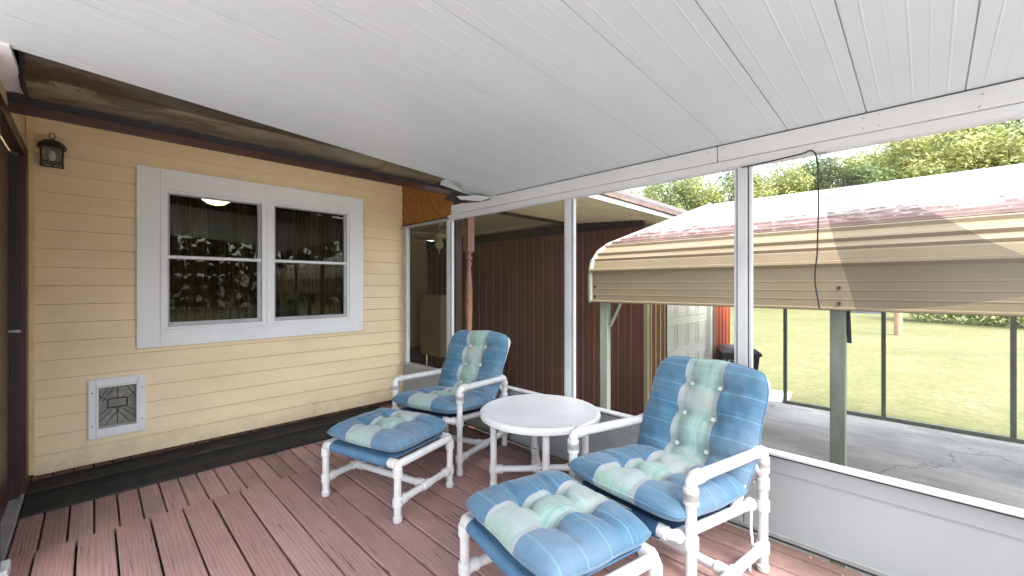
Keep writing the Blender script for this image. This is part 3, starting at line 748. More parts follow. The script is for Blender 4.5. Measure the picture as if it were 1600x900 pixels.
S(B('header_beam', SX-.026, SX+.05, YA, .818, 1.9835, 2.069, M['white_wood'], bevel=.003))
bm = bmesh.new(); rnd = random.Random(3)
for y_ in (.78,.79,.86,.87,1.18,1.9,2.5,.2,.15,-.15):
    for z_ in (2.0, 2.045): tube(bm, [(SX-.0275, y_+rnd.uniform(-.01,.01), z_+rnd.uniform(-.01,.01)), (SX-.0255, y_, z_)], .0022, 6)
S(obj('nail_heads', bm, M['grey_metal']))
S(B('header_back', SX-.013, SX+.05, YA, 2.6, 2.0695, 2.15, M['white_wood']))  # added box that stops sky leaking through the ceiling grooves
S(B('ceiling_gap', SX-.028, SX-.018, YA, 2.6, 2.066, 2.0695, M['seam']))
def screen(y0, y1, m):
    bm = bmesh.new(); vs = [bm.verts.new(p) for p in ((SX+.012,y0,.447),(SX+.012,y1,.447),(SX+.012,y1,1.935),(SX+.012,y0,1.935))]; bm.faces.new(vs)
    S(obj('screen', bm, m))
screen(3.33, 4.08, M['screen']); screen(1.885, 3.27, M['screen']); screen(.73, 1.815, M['screen_faint'])
# loose flap of screen in the open bay
RE = [(.330,1.93),(.293,1.848),(.192,1.767),(.06,1.654),(-.05,1.573),(-.172,1.467),(-.259,1.408),(-.40,1.30)]
LE = [(.375,1.932),(.353,1.768),(.326,1.603),(.30,1.489),(.258,1.335),(.223,1.186),(.017,1.208),(-.142,1.262)]
bm = bmesh.new(); rows = []
def lerp_path(P_, t):
    k_ = t*(len(P_)-1); i = min(int(k_), len(P_)-2); f_ = k_-i
    return (P_[i][0]*(1-f_)+P_[i+1][0]*f_, P_[i][1]*(1-f_)+P_[i+1][1]*f_)
# left edge runs down, right edge runs along the fold; rows connect them
LEp = [(.375,1.932),(.353,1.768),(.326,1.603),(.30,1.489),(.258,1.335),(.223,1.186)]
for i in range(41):
    t = i/40; a_ = lerp_path(LEp, t); b_ = lerp_path(RE, t); row = []
    for j in range(31):
        s = j/30; y_ = a_[0]*(1-s)+b_[0]*s; z_ = a_[1]*(1-s)+b_[1]*s
        sag = -.035*t*math.sin(math.pi*s)*(0 if t < .5 else (t-.5))
        x_ = SX-.028-.05*t*math.sin(s*math.pi)*.8 + .012*noise.noise(Vector((y_*5, z_*5, 2)))*t - .02*t
        row.append(bm.verts.new((x_, y_, z_+sag)))
    rows.append(row)
for a_, b_ in zip(rows, rows[1:]):
    for j in range(30): bm.faces.new((a_[j], a_[j+1], b_[j+1], b_[j]))
o = obj('torn_screen', bm, M['screen_torn'], smooth=True, recalc=False)
tag(S(o), 'loose folded flap of torn insect screen', 'screen'); del o['category']
bm = bmesh.new(); tube(bm, [r_[-1].co.copy() if False else Vector((SX-.05, *lerp_path(RE, k/20))) for k in range(21)], .0022, 6)
bm.free()
# hanging black cord
cpts = [(2.436,.70,1.927),(2.434,.55,1.932),(2.432,.42,1.941),(2.428,.395,1.950),(2.424,.375,1.93),(2.424,.366,1.87),(2.426,.362,1.70),(2.424,.366,1.55),(2.428,.369,1.44),(2.426,.376,1.38),(2.428,.378,1.31),(2.426,.368,1.25),(2.428,.360,1.19)]
bm = bmesh.new(); tube(bm, fillet(cpts, .06), .0034, 8)
tag(obj('loose_cord', bm, M['cord'], smooth=True), 'thin black cord dangling from the screen header beside the torn screen', 'cord')

# ---------------------------------------------------------------- rubber mat along the wall
bm = bmesh.new(); rows = []
for i in range(101):
    x_ = -.285+(2.14+.285)*i/100
    row = []
    for (y_, z_) in ((3.598,.0),(3.600,.008),(3.68,.009),(3.78,.010),(3.885,.012),(3.900,.024),(3.915,.015),(4.0,.012),(4.05,.012),(4.13,.013),(4.18,.012),(4.181,.0)):
        w_ = noise.noise(Vector((x_*1.6, y_*2, 4)))
        row.append(bm.verts.new((x_ + (.06*(4.2-y_) if i == 100 else 0), y_ + .012*noise.noise(Vector((x_*2, 9, 0))), z_ + (max(0, w_)*.010 if z_ > 0 else -.004))))
    rows.append(row)
for a_, b_ in zip(rows, rows[1:]):
    for j in range(len(a_)-1): bm.faces.new((a_[j], a_[j+1], b_[j+1], b_[j]))
tag(obj('rubber_mat', bm, M['rubber'], smooth=True), 'long black rubber mat lying on the deck along the yellow wall', 'mat')

# ---------------------------------------------------------------- pvc furniture
PR = .0205
def fit(bm, p, d, L_=.05, r=.0275):
    p = Vector(p); d = Vector(d).normalized()
    tube(bm, [p-d*L_/2, p-d*L_/2+d*.003, p+d*L_/2-d*.003, p+d*L_/2], [r-.003, r, r, r-.003], 16)
def foot(bm, x, y):
    tube(bm, [(x,y,0),(x,y,.006),(x,y,.03),(x,y,.032)], [.021,.026,.026,.022], 16)
def cushion(name, parent, w, d, T_, tufts, rows_t, loc, rot, corner=.10, kx=54, ky=54, flare=0, seed=0, vlen=None):
    bm = bmesh.new(); uvl = bm.loops.layers.uv.new('UVMap')
    def P2(s, t):
        x_ = s*(w/2)*(1-corner*.5*t**4*abs(s)**3) * (1+.012*math.sin(t*7+seed)*abs(s)**3)
        y_ = t*(d/2)*(1-corner*.5*s**4*abs(t)**3) * (1+.014*math.sin(s*6+seed*2)*abs(t)**3)
        return x_, y_
    def hh(s, t, x_, y_, top):
        e = max(0, (1-s**6))*max(0, (1-t**6)); e = e**.5
        h_ = T_/2*e*(1+.16*(1-s*s)*(1-t*t))
        if top:
            for (tx, ty) in tufts:
                d2 = (x_-tx)**2+(y_-ty)**2
                h_ -= T_*.34*math.exp(-d2/.0011) + T_*.16*math.exp(-d2/.007)
            for ry in rows_t:                     # horizontal creases through the button rows
                h_ -= T_*.13*math.exp(-((y_-ry)/.013)**2)*e*(.55+.45*math.exp(-(x_/(w*.42))**4))
            for txx in set(round(a_[0], 3) for a_ in tufts):
                h_ -= T_*.06*math.exp(-((x_-txx)/.016)**2)*e
            h_ += T_*.07*noise.noise(Vector((x_*9+seed, y_*9, seed)))*e
            h_ += T_*.05*noise.noise(Vector((x_*24+seed, y_*18, seed+5)))*e + T_*.02*noise.noise(Vector((x_*60, y_*40+seed, 3)))*e
        else: h_ *= .8
        return h_
    gt = {}; gb = {}
    for i in range(kx+1):
        for j in range(ky+1):
            a_ = -1+2*i/kx; b_ = -1+2*j/ky
            s = math.sin(a_*math.pi/2)*.45+a_*.55; t = math.sin(b_*math.pi/2)*.45+b_*.55
            if abs(a_) > .85: s = math.copysign(1-(1-abs(s))*1.0, a_)
            x_, y_ = P2(s, t); edge = i in (0, kx) or j in (0, ky)
            gt[i,j] = bm.verts.new((x_, y_, hh(s, t, x_, y_, True)))
            gb[i,j] = gt[i,j] if edge else bm.verts.new((x_, y_, -hh(s, t, x_, y_, False)))
    for G, flip in ((gt, 0), (gb, 1)):
        for i in range(kx):
            for j in range(ky):
                q = [G[i,j], G[i+1,j], G[i+1,j+1], G[i,j+1]]
                if flip: q.reverse()
                if len(set(q)) < 4: continue
                try: f = bm.faces.new(q)
                except ValueError: continue
                for lp in f.loops: lp[uvl].uv = (lp.vert.co.x/w+.5, (lp.vert.co.y+d/2)/.1)
    o = obj(name, bm, M['cushion'], parent, smooth=False, recalc=False)
    for p in o.data.polygons: p.use_smooth = True
    o.location = loc; o.rotation_euler = rot
    per = [(-1+2*i/40, -1) for i in range(40)]+[(1, -1+2*i/40) for i in range(40)]+[(1-2*i/40, 1) for i in range(40)]+[(-1, 1-2*i/40) for i in range(41)]
    bm = bmesh.new(); tube(bm, [Vector((*P2(s, t), 0)) for s, t in per], .0042, 6, cap=False); ul = bm.loops.layers.uv.new('UVMap')
    for f in bm.faces:
        for lp in f.loops: lp[ul].uv = (lp.vert.co.x/w+.5, (lp.vert.co.y+d/2)/.1)
    obj('piping', bm, M['cushion'], o, smooth=True)
    for (tx, ty) in tufts:
        s, t = tx/(w/2), ty/(d/2); z_ = hh(s, t, tx, ty, True)
        bm = bmesh.new(); lathe(bm, [(.004,.0085),(.0105,.007),(.0135,.001),(.012,-.006)], tx, ty, 14)
        for v in bm.verts: v.co.z += z_+.009
        obj('button', bm, M['button'], o, smooth=True)
    return o
def leg(parent, x, y, ztop, joints, bend=None):
    bm = bmesh.new(); tube(bm, [(x,y,.01),(x,y,ztop)], PR, 16); foot(bm, x, y)
    for z_ in joints: fit(bm, (x,y,z_), (0,0,1))
    return obj('leg', bm, M['pvc'], parent, smooth=True)
def make_chair(label, loc, rz, seed, strap=False):
    # local x: across, local y: front (-) to back (+)
    t = thing('pvc_armchair', label, 'chair', loc, rz, 'white tube armchairs with blue plaid cushions')
    hx, hy = .30, .305
    for sx in (-1, 1):
        leg(t, sx*hx, -hy, .555, (.11, .355, .52))
        leg(t, sx*hx, hy, .515, (.11, .30, .40, .475))
        bm = bmesh.new()
        P_ = fillet([(sx*hx,-hy,.53),(sx*hx,-hy,.588),(sx*hx,hy,.548),(sx*hx,hy,.49)], .028, 6)
        tube(bm, P_, .0225, 16)
        fit(bm, (sx*hx,-hy+.045,.586), (0,1,-.065), .045); fit(bm, (sx*hx,hy-.045,.552), (0,1,-.065), .045)
        fit(bm, (sx*hx,-hy,.535), (0,0,1), .05); fit(bm, (sx*hx,hy,.497), (0,0,1), .05)
        obj('armrest', bm, M['pvc'], t, smooth=True)
        bm = bmesh.new(); tube(bm, [(sx*hx,-hy,.11),(sx*hx,hy,.11)], PR, 14); fit(bm, (sx*hx,-hy+.04,.11), (0,1,0), .045); fit(bm, (sx*hx,hy-.04,.11), (0,1,0), .045); fit(bm, (sx*hx,0,.11), (0,1,0), .07)
        obj('stretcher', bm, M['pvc'], t, smooth=True)
    bm = bmesh.new(); tube(bm, [(-hx,0,.11),(hx,0,.11)], PR, 14); fit(bm, (-hx+.04,0,.11), (1,0,0), .045); fit(bm, (hx-.04,0,.11), (1,0,0), .045)
    obj('cross_bar', bm, M['pvc'], t, smooth=True)
    bm = bmesh.new()                                    # seat frame: U shaped, in front of the legs
    q = .262
    tube(bm, fillet([(-q,.27,.300),(-q,-hy-.045,.372),(q,-hy-.045,.372),(q,.27,.300)], .045, 6), PR, 14)
    tube(bm, [(-q,.255,.301),(q,.255,.301)], PR*.95, 14)
    for sx in (-1, 1):
        fit(bm, (sx*(q-.05),-hy-.045,.372), (1,0,0), .045, .0255); fit(bm, (sx*q,-hy,.367), (0,1,-.12), .06, .0255); fit(bm, (sx*q,.255,.302), (0,1,-.12), .05, .0255)
        tube(bm, [(sx*q,-hy,.366),(sx*hx,-hy,.366)], PR*.9, 12)
    obj('seat_frame', bm, M['pvc'], t, smooth=True)
    bm = bmesh.new()                                    # back frame
    tube(bm, fillet([(-q,.10,.31),(-q,.205,.45),(-q,.455,.845),(q,.455,.845),(q,.205,.45),(q,.10,.31)], .05, 6), PR, 14)
    for sx in (-1, 1):
        tube(bm, [(sx*q,.265,.545-.04),(sx*hx,hy,.43)], PR*.75, 10); tube(bm, [(sx*q,.30,.40),(sx*hx,hy,.35)], PR*.6, 10)
    obj('back_frame', bm, M['pvc'], t, smooth=True)
    bm = bmesh.new()                                    # fabric sling round the seat frame
    pr = [(-.375,.352),(-.378,.385),(-.35,.396),(-.1,.345),(.22,.315),(.22,.308),(-.1,.335),(-.35,.36),(-.358,.335),(-.33,.325),(-.345,.318),(-.375,.330)]
    tube(bm, [(-.20,-hy-.045,.368),(0,-hy-.047,.360),(.20,-hy-.045,.368)], .030, 14); prism(bm, [(-.35,.388),(-.1,.350),(.22,.318),(.22,.306),(-.1,.338),(-.35,.372)], 'x', -.235, .235); obj('sling', bm, M['navy'], t, smooth=True)
    cushion('seat_cushion', t, .60, .60, .125, [(-.075,-.10),(.075,-.10),(-.075,.07),(.075,.07)], (-.10,.07), (0,-.085,.425), (R(-6.5),0,0), seed=seed, corner=.16)
    ang = math.atan2(.40, .21)
    cushion('back_cushion', t, .595, .64, .115, [(-.075,-.14),(.075,-.14),(-.075,.02),(.075,.02),(-.075,.18),(.075,.18)], (-.14,.02,.18), (0,.285,.615), (R(64),0,0), seed=seed+2, corner=.22)
    if strap:
        bm = bmesh.new(); P_ = [(hx-.035,.25,.315),(hx-.03,.258,.29),(hx-.035,.262,.20),(hx-.025,.26,.12),(hx-.038,.262,.05),(hx-.034,.25,.004)]
        tube(bm, fillet(P_, .02), .006, 6); fit(bm, (hx-.035,.255,.305), (0,1,0), .02, .028); obj('strap', bm, M['strap'], t, smooth=True)
    return t
def make_ottoman(label, loc, rz, seed, tilt=0):
    t = thing('pvc_ottoman', label, 'footstool', loc, rz, 'white tube footstools with blue plaid cushions')
    hx, hy, H_ = .30, .232, .315
    for sx in (-1, 1):
        for sy in (-1, 1): leg(t, sx*hx, sy*hy, H_-.025, (.11, H_-.045))
        bm = bmesh.new(); tube(bm, [(sx*hx,-hy,.11),(sx*hx,hy,.11)], PR, 14)
        for y_ in (-hy+.04, hy-.04): fit(bm, (sx*hx,y_,.11), (0,1,0), .045)
        fit(bm, (sx*hx,0,.11), (0,1,0), .07); obj('stretcher', bm, M['pvc'], t, smooth=True)
    bm = bmesh.new(); tube(bm, [(-hx,0,.11),(hx,0,.11)], PR, 14)
    for x_ in (-hx+.04, hx-.04): fit(bm, (x_,0,.11), (1,0,0), .045)
    obj('cross_bar', bm, M['pvc'], t, smooth=True)
    bm = bmesh.new()
    for sx in (-1, 1):
        tube(bm, fillet([(sx*hx,-hy,H_-.05),(sx*hx,-hy,H_),(sx*hx,hy,H_),(sx*hx,hy,H_-.05)], .03, 6), .0225, 16)
    for sy in (-1, 1):
        tube(bm, [(-hx,sy*hy,H_),(hx,sy*hy,H_)], PR, 14)
        for sx in (-1, 1): fit(bm, (sx*(hx-.035),sy*hy,H_), (1,0,0), .045)
    obj('top_frame', bm, M['pvc'], t, smooth=True)
    bm = bmesh.new(); w_ = hx-.045
    for sy in (-1, 1): tube(bm, [(-w_+.02,sy*hy,H_-.002),(0,sy*hy,H_-.006),(w_-.02,sy*hy,H_-.002)], .0275, 14)
    box(bm, -w_, w_, -hy, hy, H_+.014, H_+.022)
    obj('sling', bm, M['sling'], t, smooth=True)
    cushion('seat_cushion', t, .60, .50, .12, [(-.08,-.08),(.08,-.08),(-.08,.09),(.08,.09)], (-.08,.09), (0,.0,H_+.080), (R(tilt),0,0), seed=seed, corner=.12)
    return t
# local -y is the seat front; world front of chair = -(cos th, sin th) -> rz = th-90
make_chair('far armchair, left of the round table and nearest the yellow wall', (1.99,2.644,0), R(15.7-90), 1.3)
make_ottoman('footstool in front of the far armchair, all four white legs showing', (1.325,2.413,0), R(15.7-90), 4.1)
make_chair('near armchair, right of the round table, with a white strap hanging from its seat', (1.895,.869,0), R(-8-90), 7.7, strap=True)
make_ottoman('nearest footstool at the bottom of the photo, against the near armchair', (1.272,1.04,0), R(-12-90), 9.2)
# round table
tb = thing('round_side_table', 'round white plastic table on tube legs between the two armchairs', 'table', (2.056,1.789,0), R(138))
bm = bmesh.new()
lathe(bm, [(.0005,.490),(.30,.490),(.352,.4915),(.368,.4945),(.380,.493),(.388,.485),(.389,.468),(.383,.456),(.372,.455),(.368,.470),(.30,.476),(.0005,.476)], seg=72)
obj('table_top', bm, M['table'], tb, smooth=True)
for k_ in range(4):
    an = k_*math.pi/2; x_, y_ = .300*math.cos(an), .300*math.sin(an)
    bm = bmesh.new(); tube(bm, [(x_,y_,.01),(x_,y_,.476)], PR+.001, 16); foot(bm, x_, y_); fit(bm, (x_,y_,.11), (0,0,1), .055); fit(bm, (x_,y_,.455), (0,0,1), .03)
    obj('leg', bm, M['pvc'], tb, smooth=True)
for an in (0, math.pi/2):
    d = Vector((math.cos(an), math.sin(an), 0)); bm = bmesh.new(); tube(bm, [d*-.30+Vector((0,0,.11)), d*.30+Vector((0,0,.11))], PR, 14)
    for s in (-1, 1): fit(bm, d*s*.262+Vector((0,0,.11)), d, .045)
    fit(bm, (0,0,.11), d, .09); obj('stretcher', bm, M['pvc'], tb, smooth=True)

# ---------------------------------------------------------------- carport
cp = thing('carport', 'long metal carport with white rusty roof and tan side panel', 'carport', (6.45,-1,-.99))
def C_(o): o.parent = cp; o.matrix_parent_inverse = Matrix.Translation((-6.45,1,.99)); return o
X0, XR, XF = 3.35, 6.45, 9.55
def rib(p0, p1, ribs, h=.016, w=.02):
    """ribbed line from p0 to p1; ribs = fractions or (fraction,height,width)"""
    p0 = Vector(p0); p1 = Vector(p1); d = p1-p0; L_ = d.length; d.normalize(); nrm = Vector((-d.y, d.x)); out = [tuple(p0)]
    for q in ribs:
        f_, h_, w_ = q if hasattr(q, '__len__') else (q, h, w)
        c = p0+d*L_*f_
        out += [tuple(c-d*w_), tuple(c-d*w_*.4+nrm*h_), tuple(c+d*w_*.4+nrm*h_), tuple(c+d*w_)]
    out.append(tuple(p1)); return out
near = rib((X0,1.140),(X0,1.425),[(.04,.018,.012),.25,.45,.65],.0018,.006) + rib((X0,1.425),(X0+.03,1.52),[(.15,.030,.022)]) + rib((X0+.03,1.52),(X0+.14,1.625),[(.2,.018,.016),(.75,.02,.018)]) + rib((X0+.14,1.625),(X0+.32,1.71),[(.6,.022,.018)])
roofp = rib((X0+.32,1.715),(XR,2.50),[(.02,.014,.02)]+[(k_/13,.012,.025) for k_ in range(1,13)])
mir = lambda P_: [(2*XR-p[0], p[1]) for p in reversed(P_)]
Y0c, Y1c = 2.27, -5.2
for nm, pp, m_ in (('side_panel', near, 'carport'), ('roof_sheet', roofp, 'carport_roof'), ('roof_sheet', mir(roofp), 'carport_roof'), ('side_panel', mir(near), 'carport')):
    bm = bmesh.new(); extrude_path(bm, pp, 'y', Y0c, Y1c); C_(obj(nm, bm, M[m_]))
allp = [(X0,1.14),(X0,1.425),(X0+.03,1.52),(X0+.14,1.625),(X0+.32,1.71),(XR,2.50)]; allp += mir(allp[:-1])
bm = bmesh.new()
for a_, b_ in zip(allp, allp[1:]):
    tube(bm, [(a_[0], Y0c+.004, a_[1]), (b_[0], Y0c+.004, b_[1])], .022, 6)
C_(obj('end_trim', bm, M['galv_light']))
bm = bmesh.new()
for y_ in (2.14,.72,-.70,-2.1,-3.5,-4.9):
    inner = [(X0+.045,1.14),(X0+.045,1.42),(X0+.16,1.60),(X0+.36,1.68),(XR,2.455)]; inner += mir(inner[:-1])
    for a_, b_ in zip(inner, inner[1:]): tube(bm, [(a_[0], y_, a_[1]), (b_[0], y_, b_[1])], .03, 4)
C_(obj('roof_hoops', bm, M['galv']))
for y_ in (2.14,.405,-1.33,-3.05,-4.8):
    bm = bmesh.new(); box(bm, X0+.015, X0+.075, y_-.04, y_+.04, -.99, 1.38); C_(obj('post', bm, M['galv_light'] if y_ > 2 else M['galv'], bevel=.004))
for y_ in (1.95,.52,-.90,-2.3,-3.7,-5.1):
    bm = bmesh.new(); box(bm, XF-.075, XF-.015, y_-.03, y_+.03, -.93, 1.38); C_(obj('post', bm, M['galv'], bevel=.003))
C_(B('base_rail', XF-.08, XF-.01, -5.2, 1.99, -.99, -.93, M['galv'], bevel=.003))
bm = bmesh.new(); tube(bm, [(X0+.05,2.09,.92),(X0+.05,1.93,1.24)], .016, 4); C_(obj('brace', bm, M['galv_light']))
for (y_, z_) in ((.395,1.285),(.395,1.185),(2.22,1.29),(2.22,1.20)):
    bm = bmesh.new(); tube(bm, [(X0-.010,y_,z_),(X0-.002,y_,z_)], .011, 10); C_(obj('bolt_head', bm, M['black_metal']))
bm = bmesh.new(); tube(bm, [(X0+.08,.36,1.15),(X0+.082,.355,1.02),(X0+.081,.352,.93)], .012, 6); C_(obj('hanging_tie', bm, M['cord']))

# ---------------------------------------------------------------- brown garage with breezeway
ga = thing('garage_building', 'dark brown ribbed metal garage with a white roll up door', 'garage', (8, 6, -.99))
def G_(o): o.parent = ga; o.matrix_parent_inverse = Matrix.Translation((-8,-6,.99)); return o
GX, GY = 6.0, 3.04
def ribbed(bm, axis, fixed, a0, a1, z0, z1, pitch, sgn, w=.012, h=.018, x_first=None):
    prof = []; a_ = a0; 
    while a_ < a1:
        prof += [(a_, 0, 0), (a_+w*.6, h, 1), (a_+w*1.4, h, 1), (a_+w*2, 0, 0)]; a_ += pitch
        prof += [(a_-pitch*.5-.006, 0, 0), (a_-pitch*.5, h*.3, 0), (a_-pitch*.5+.006, 0, 0)]
    prof.append((a1, 0, 0)); prof = sorted([p for p in prof if p[0] <= a1], key=lambda p: p[0])
    pts = []
    for (s, hh_, k_) in prof: pts.append((fixed+sgn*hh_, s) if axis == 'x' else (s, fixed+sgn*hh_))
    A_, B_ = [bm.verts.new((p[0],p[1],z0)) for p in pts], [bm.verts.new((p[0],p[1],z1)) for p in pts]
    for i in range(len(pts)-1):
        f = bm.faces.new((A_[i], A_[i+1], B_[i+1], B_[i])); f.material_index = 1 if prof[i][1] >= h*.9 and prof[i+1][1] >= h*.9 else 0
bm = bmesh.new(); ribbed(bm, 'x', GX, GY+.03, 9.0, -.99, 2.36, .2286, -1)
G_(obj('brown_wall', bm, [M['brown_metal'], M['rib_worn']], recalc=False))
G_(B('head_band', GX-.03, GX+.0, GY+.05, 9.0, 2.22, 2.40, M['maroon_dk']))
G_(B('corner_trim', GX-.03, GX+.04, GY-.02, GY+.045, -.99, 2.2, M['cream_wall'], bevel=.004))
bm = bmesh.new(); ribbed(bm, 'y', GY, GX+.04, 6.62, -.99, 2.2, .16, -1, .03, .03); G_(obj('yellow_ribbed_wall', bm, [M['yellow_rib'], M['trim_cream']], recalc=False))
bm = bmesh.new(); x0d, x1d = 6.66, 8.60
box(bm, x0d, x1d, GY+.06, GY+.09, -.99, 1.25)
for i in range(4):
    for j in range(4):
        px0 = x0d+.06+j*(x1d-x0d-.06)/4; px1 = px0+(x1d-x0d-.06)/4-.07; pz0 = -.99+.07+i*.56; pz1 = pz0+.42
        ring(bm, px0, px1, pz0, pz1, .018, GY+.048, GY+.0595); box(bm, px0+.05, px1-.05, GY+.050, GY+.0595, pz0+.05, pz1-.05)
    if i: box(bm, x0d, x1d, GY+.055, GY+.0595, -.99+i*.56-.006, -.99+i*.56+.006)
G_(obj('garage_door', bm, M['door_white'], bevel=.004))
G_(B('door_head', 6.62, 8.66, GY-.01, GY+.09, 1.252, 2.2, M['brown_metal']))
G_(B('door_trim', 8.602, 8.70, GY-.02, GY+.09, -.99, 2.2, M['door_white'], bevel=.004))
G_(B('door_post', 8.702, 8.86, GY-.03, GY+.09, -.99, 2.2, M['terracotta'], bevel=.004))
G_(B('door_post', 6.622, 6.658, GY-.02, GY+.09, -.99, 1.25, M['maroon_dk'], bevel=.004))
bm = bmesh.new(); ribbed(bm, 'y', GY, 8.865, 9.72, -.99, 2.2, .2, -1, .035, .03); G_(obj('orange_ribbed_wall', bm, [M['orange'], M['orange']], recalc=False))
bm = bmesh.new(); ribbed(bm, 'x', 9.72, GY+.003, 9.0, -.99, 2.2, .2286, 1); G_(obj('end_wall', bm, [M['orange'], M['orange']], recalc=False))
# roof: ridge along x
def slab(bm, p0, p1, p2, p3, t):
    P_ = [Vector(p) for p in (p0,p1,p2,p3)]; vs = [bm.verts.new(p) for p in P_]+[bm.verts.new(p+Vector((0,0,t))) for p in P_]
    for q in ((3,2,1,0),(4,5,6,7),(0,1,5,4),(1,2,6,5),(2,3,7,6),(3,0,4,7)): bm.faces.new([vs[i] for i in q])
bm = bmesh.new(); slab(bm, (2.62,2.50,2.33),(10.2,2.50,2.30),(10.2,3.6,2.84),(2.62,3.6,2.86), .04); slab(bm, (2.62,3.604,2.86),(10.2,3.604,2.84),(10.2,9.4,2.50),(2.62,9.4,2.50), .04)
G_(obj('roof', bm, M['shingle']))
bm = bmesh.new(); slab(bm, (2.62,2.54,2.245),(10.2,2.54,2.215),(10.2,2.56,2.215),(2.62,2.56,2.245), .055); G_(obj('eave_fascia', bm, M['white']))
bm = bmesh.new(); slab(bm, (2.62,2.50,2.302),(10.2,2.50,2.272),(10.2,2.52,2.272),(2.62,2.52,2.302), .028); G_(obj('drip_edge', bm, M['rust_edge']))
bm = bmesh.new(); A_ = []; 
ys = []; y_ = 2.562
while y_ < 4.40: ys += [(y_, 0), (y_+.012, .012), (y_+.024, 0)]; y_ += .085
rows = [[bm.verts.new((x_, yy, 2.275+(yy-2.56)*.065-dz)) for (yy, dz) in ys] for x_ in (2.64, 10.0)]
for j in range(len(ys)-1): bm.faces.new((rows[0][j], rows[1][j], rows[1][j+1], rows[0][j+1]))
G_(obj('ribbed_soffit', bm, M['cream_ceiling']))
G_(B('beam', 2.62, 5.98, 4.40, 4.50, 2.36, 2.46, M['maroon_dk']))
G_(B('breezeway_ceiling', 2.62, 5.98, 4.502, 9.0, 2.44, 2.47, M['cream_ceiling']))
bwall = thing('breezeway_wall', 'cream wall at the far end of the covered breezeway', 'wall', (4, 9, 0))
o = B('wall_face', 2.4, 6.10, 9.002, 9.10, -.22, 2.44, M['cream_wall'], bwall); o.matrix_parent_inverse = Matrix.Translation((-4,-9,0))
o = B('dark_skirting', 2.4, 5.97, 8.99, 9.10, -1.0, -.221, M['maroon_dk'], bwall); o.matrix_parent_inverse = Matrix.Translation((-4,-9,0))
struct(B('breezeway_floor', 2.75, 5.97, 3.5, 8.99, -1.02, -.97, M['dark_floor']))
tag(B('house_side_wall', 2.40, 2.484, 4.32, 9.0, -.9, 2.45, M['cream_wall']), 'cream side wall of the house running beside the breezeway behind the corner', 'wall')
# cream cupboard against the brown wall
cb = thing('cream_cupboard', 'tall cream cupboard standing against the brown wall in the breezeway', 'cupboard', (5.72, 8.1, -.32))
bm = bmesh.new(); box(bm, -.22, .22, -.42, .42, 0, 1.40); obj('body', bm, M['cream_wall'], cb, bevel=.01)
bm = bmesh.new(); box(bm, -.24, -.222, -.41, -.005, .04, 1.37); obj('door', bm, M['cream_wall'], cb, bevel=.006)
bm = bmesh.new(); box(bm, -.24, -.222, .005, .41, .04, 1.37); obj('door', bm, M['cream_wall'], cb, bevel=.006)
# turned post and dark post
tp = thing('turned_post', 'faded terracotta turned wooden post just outside the screen', 'post', (2.86, 3.50, -1.0))
bm = bmesh.new(); box(bm, -.045, .045, -.045, .045, 2.66, 3.30); obj('square_top', bm, M['terracotta'], tp, bevel=.006)
bm = bmesh.new(); lathe(bm, [(.045,2.66),(.030,2.645),(.026,2.62),(.040,2.60),(.040,2.585),(.024,2.565),(.034,2.54),(.034,2.52),(.024,2.50),(.028,2.44),(.038,2.30),(.041,2.20),(.036,2.17),(.042,2.155),(.036,2.14),(.041,2.10),(.034,1.90),(.031,1.75),(.040,1.73),(.040,1.70),(.030,1.68),(.036,1.5),(.044,1.3),(.045,1.25)], seg=20); obj('turned_shaft', bm, M['terracotta'], tp, smooth=True)
bm = bmesh.new(); box(bm, -.045, .045, -.045, .045, 0, 1.249); obj('square_base', bm, M['terracotta'], tp, bevel=.006)
tag(B('dark_post', 2.90, 2.99, 3.78, 3.87, -1.0, 2.29, M['maroon_dk'], bevel=.005), 'plain dark brown post left of the turned post', 'post')
# ceiling fan
cf = thing('ceiling_fan', 'cream ceiling fan with light kit hanging in the breezeway', 'fan', (4.46, 6.30, 2.44))
bm = bmesh.new(); lathe(bm, [(.07,0),(.07,-.02),(.03,-.06),(.014,-.065),(.014,-.15)], seg=20); obj('rod', bm, M['fan_cream'], cf, smooth=True)
bm = bmesh.new(); lathe(bm, [(.02,-.15),(.08,-.17),(.105,-.20),(.105,-.245),(.07,-.28),(.05,-.29)], seg=24); obj('motor', bm, M['fan_cream'], cf, smooth=True)
bm = bmesh.new(); lathe(bm, [(.05,-.29),(.045,-.32),(.07,-.36),(.085,-.41),(.055,-.46),(.02,-.475),(.012,-.50),(.006,-.56)], seg=20); obj('light_kit', bm, M['fan_cream'], cf, smooth=True)
for k_ in range(5):
    an = k_*2*math.pi/5+.5; bm = bmesh.new(); box(bm, .10, .62, -.06, .06, -.006, .0)
    bmesh.ops.rotate(bm, verts=bm.verts, cent=(0,0,0), matrix=Matrix.Rotation(R(10), 3, 'X')); bmesh.ops.rotate(bm, verts=bm.verts, cent=(0,0,0), matrix=Matrix.Rotation(an, 3, 'Z'))
    for v in bm.verts: v.co.z -= .215
    obj('blade', bm, M['fan_cream'], cf)

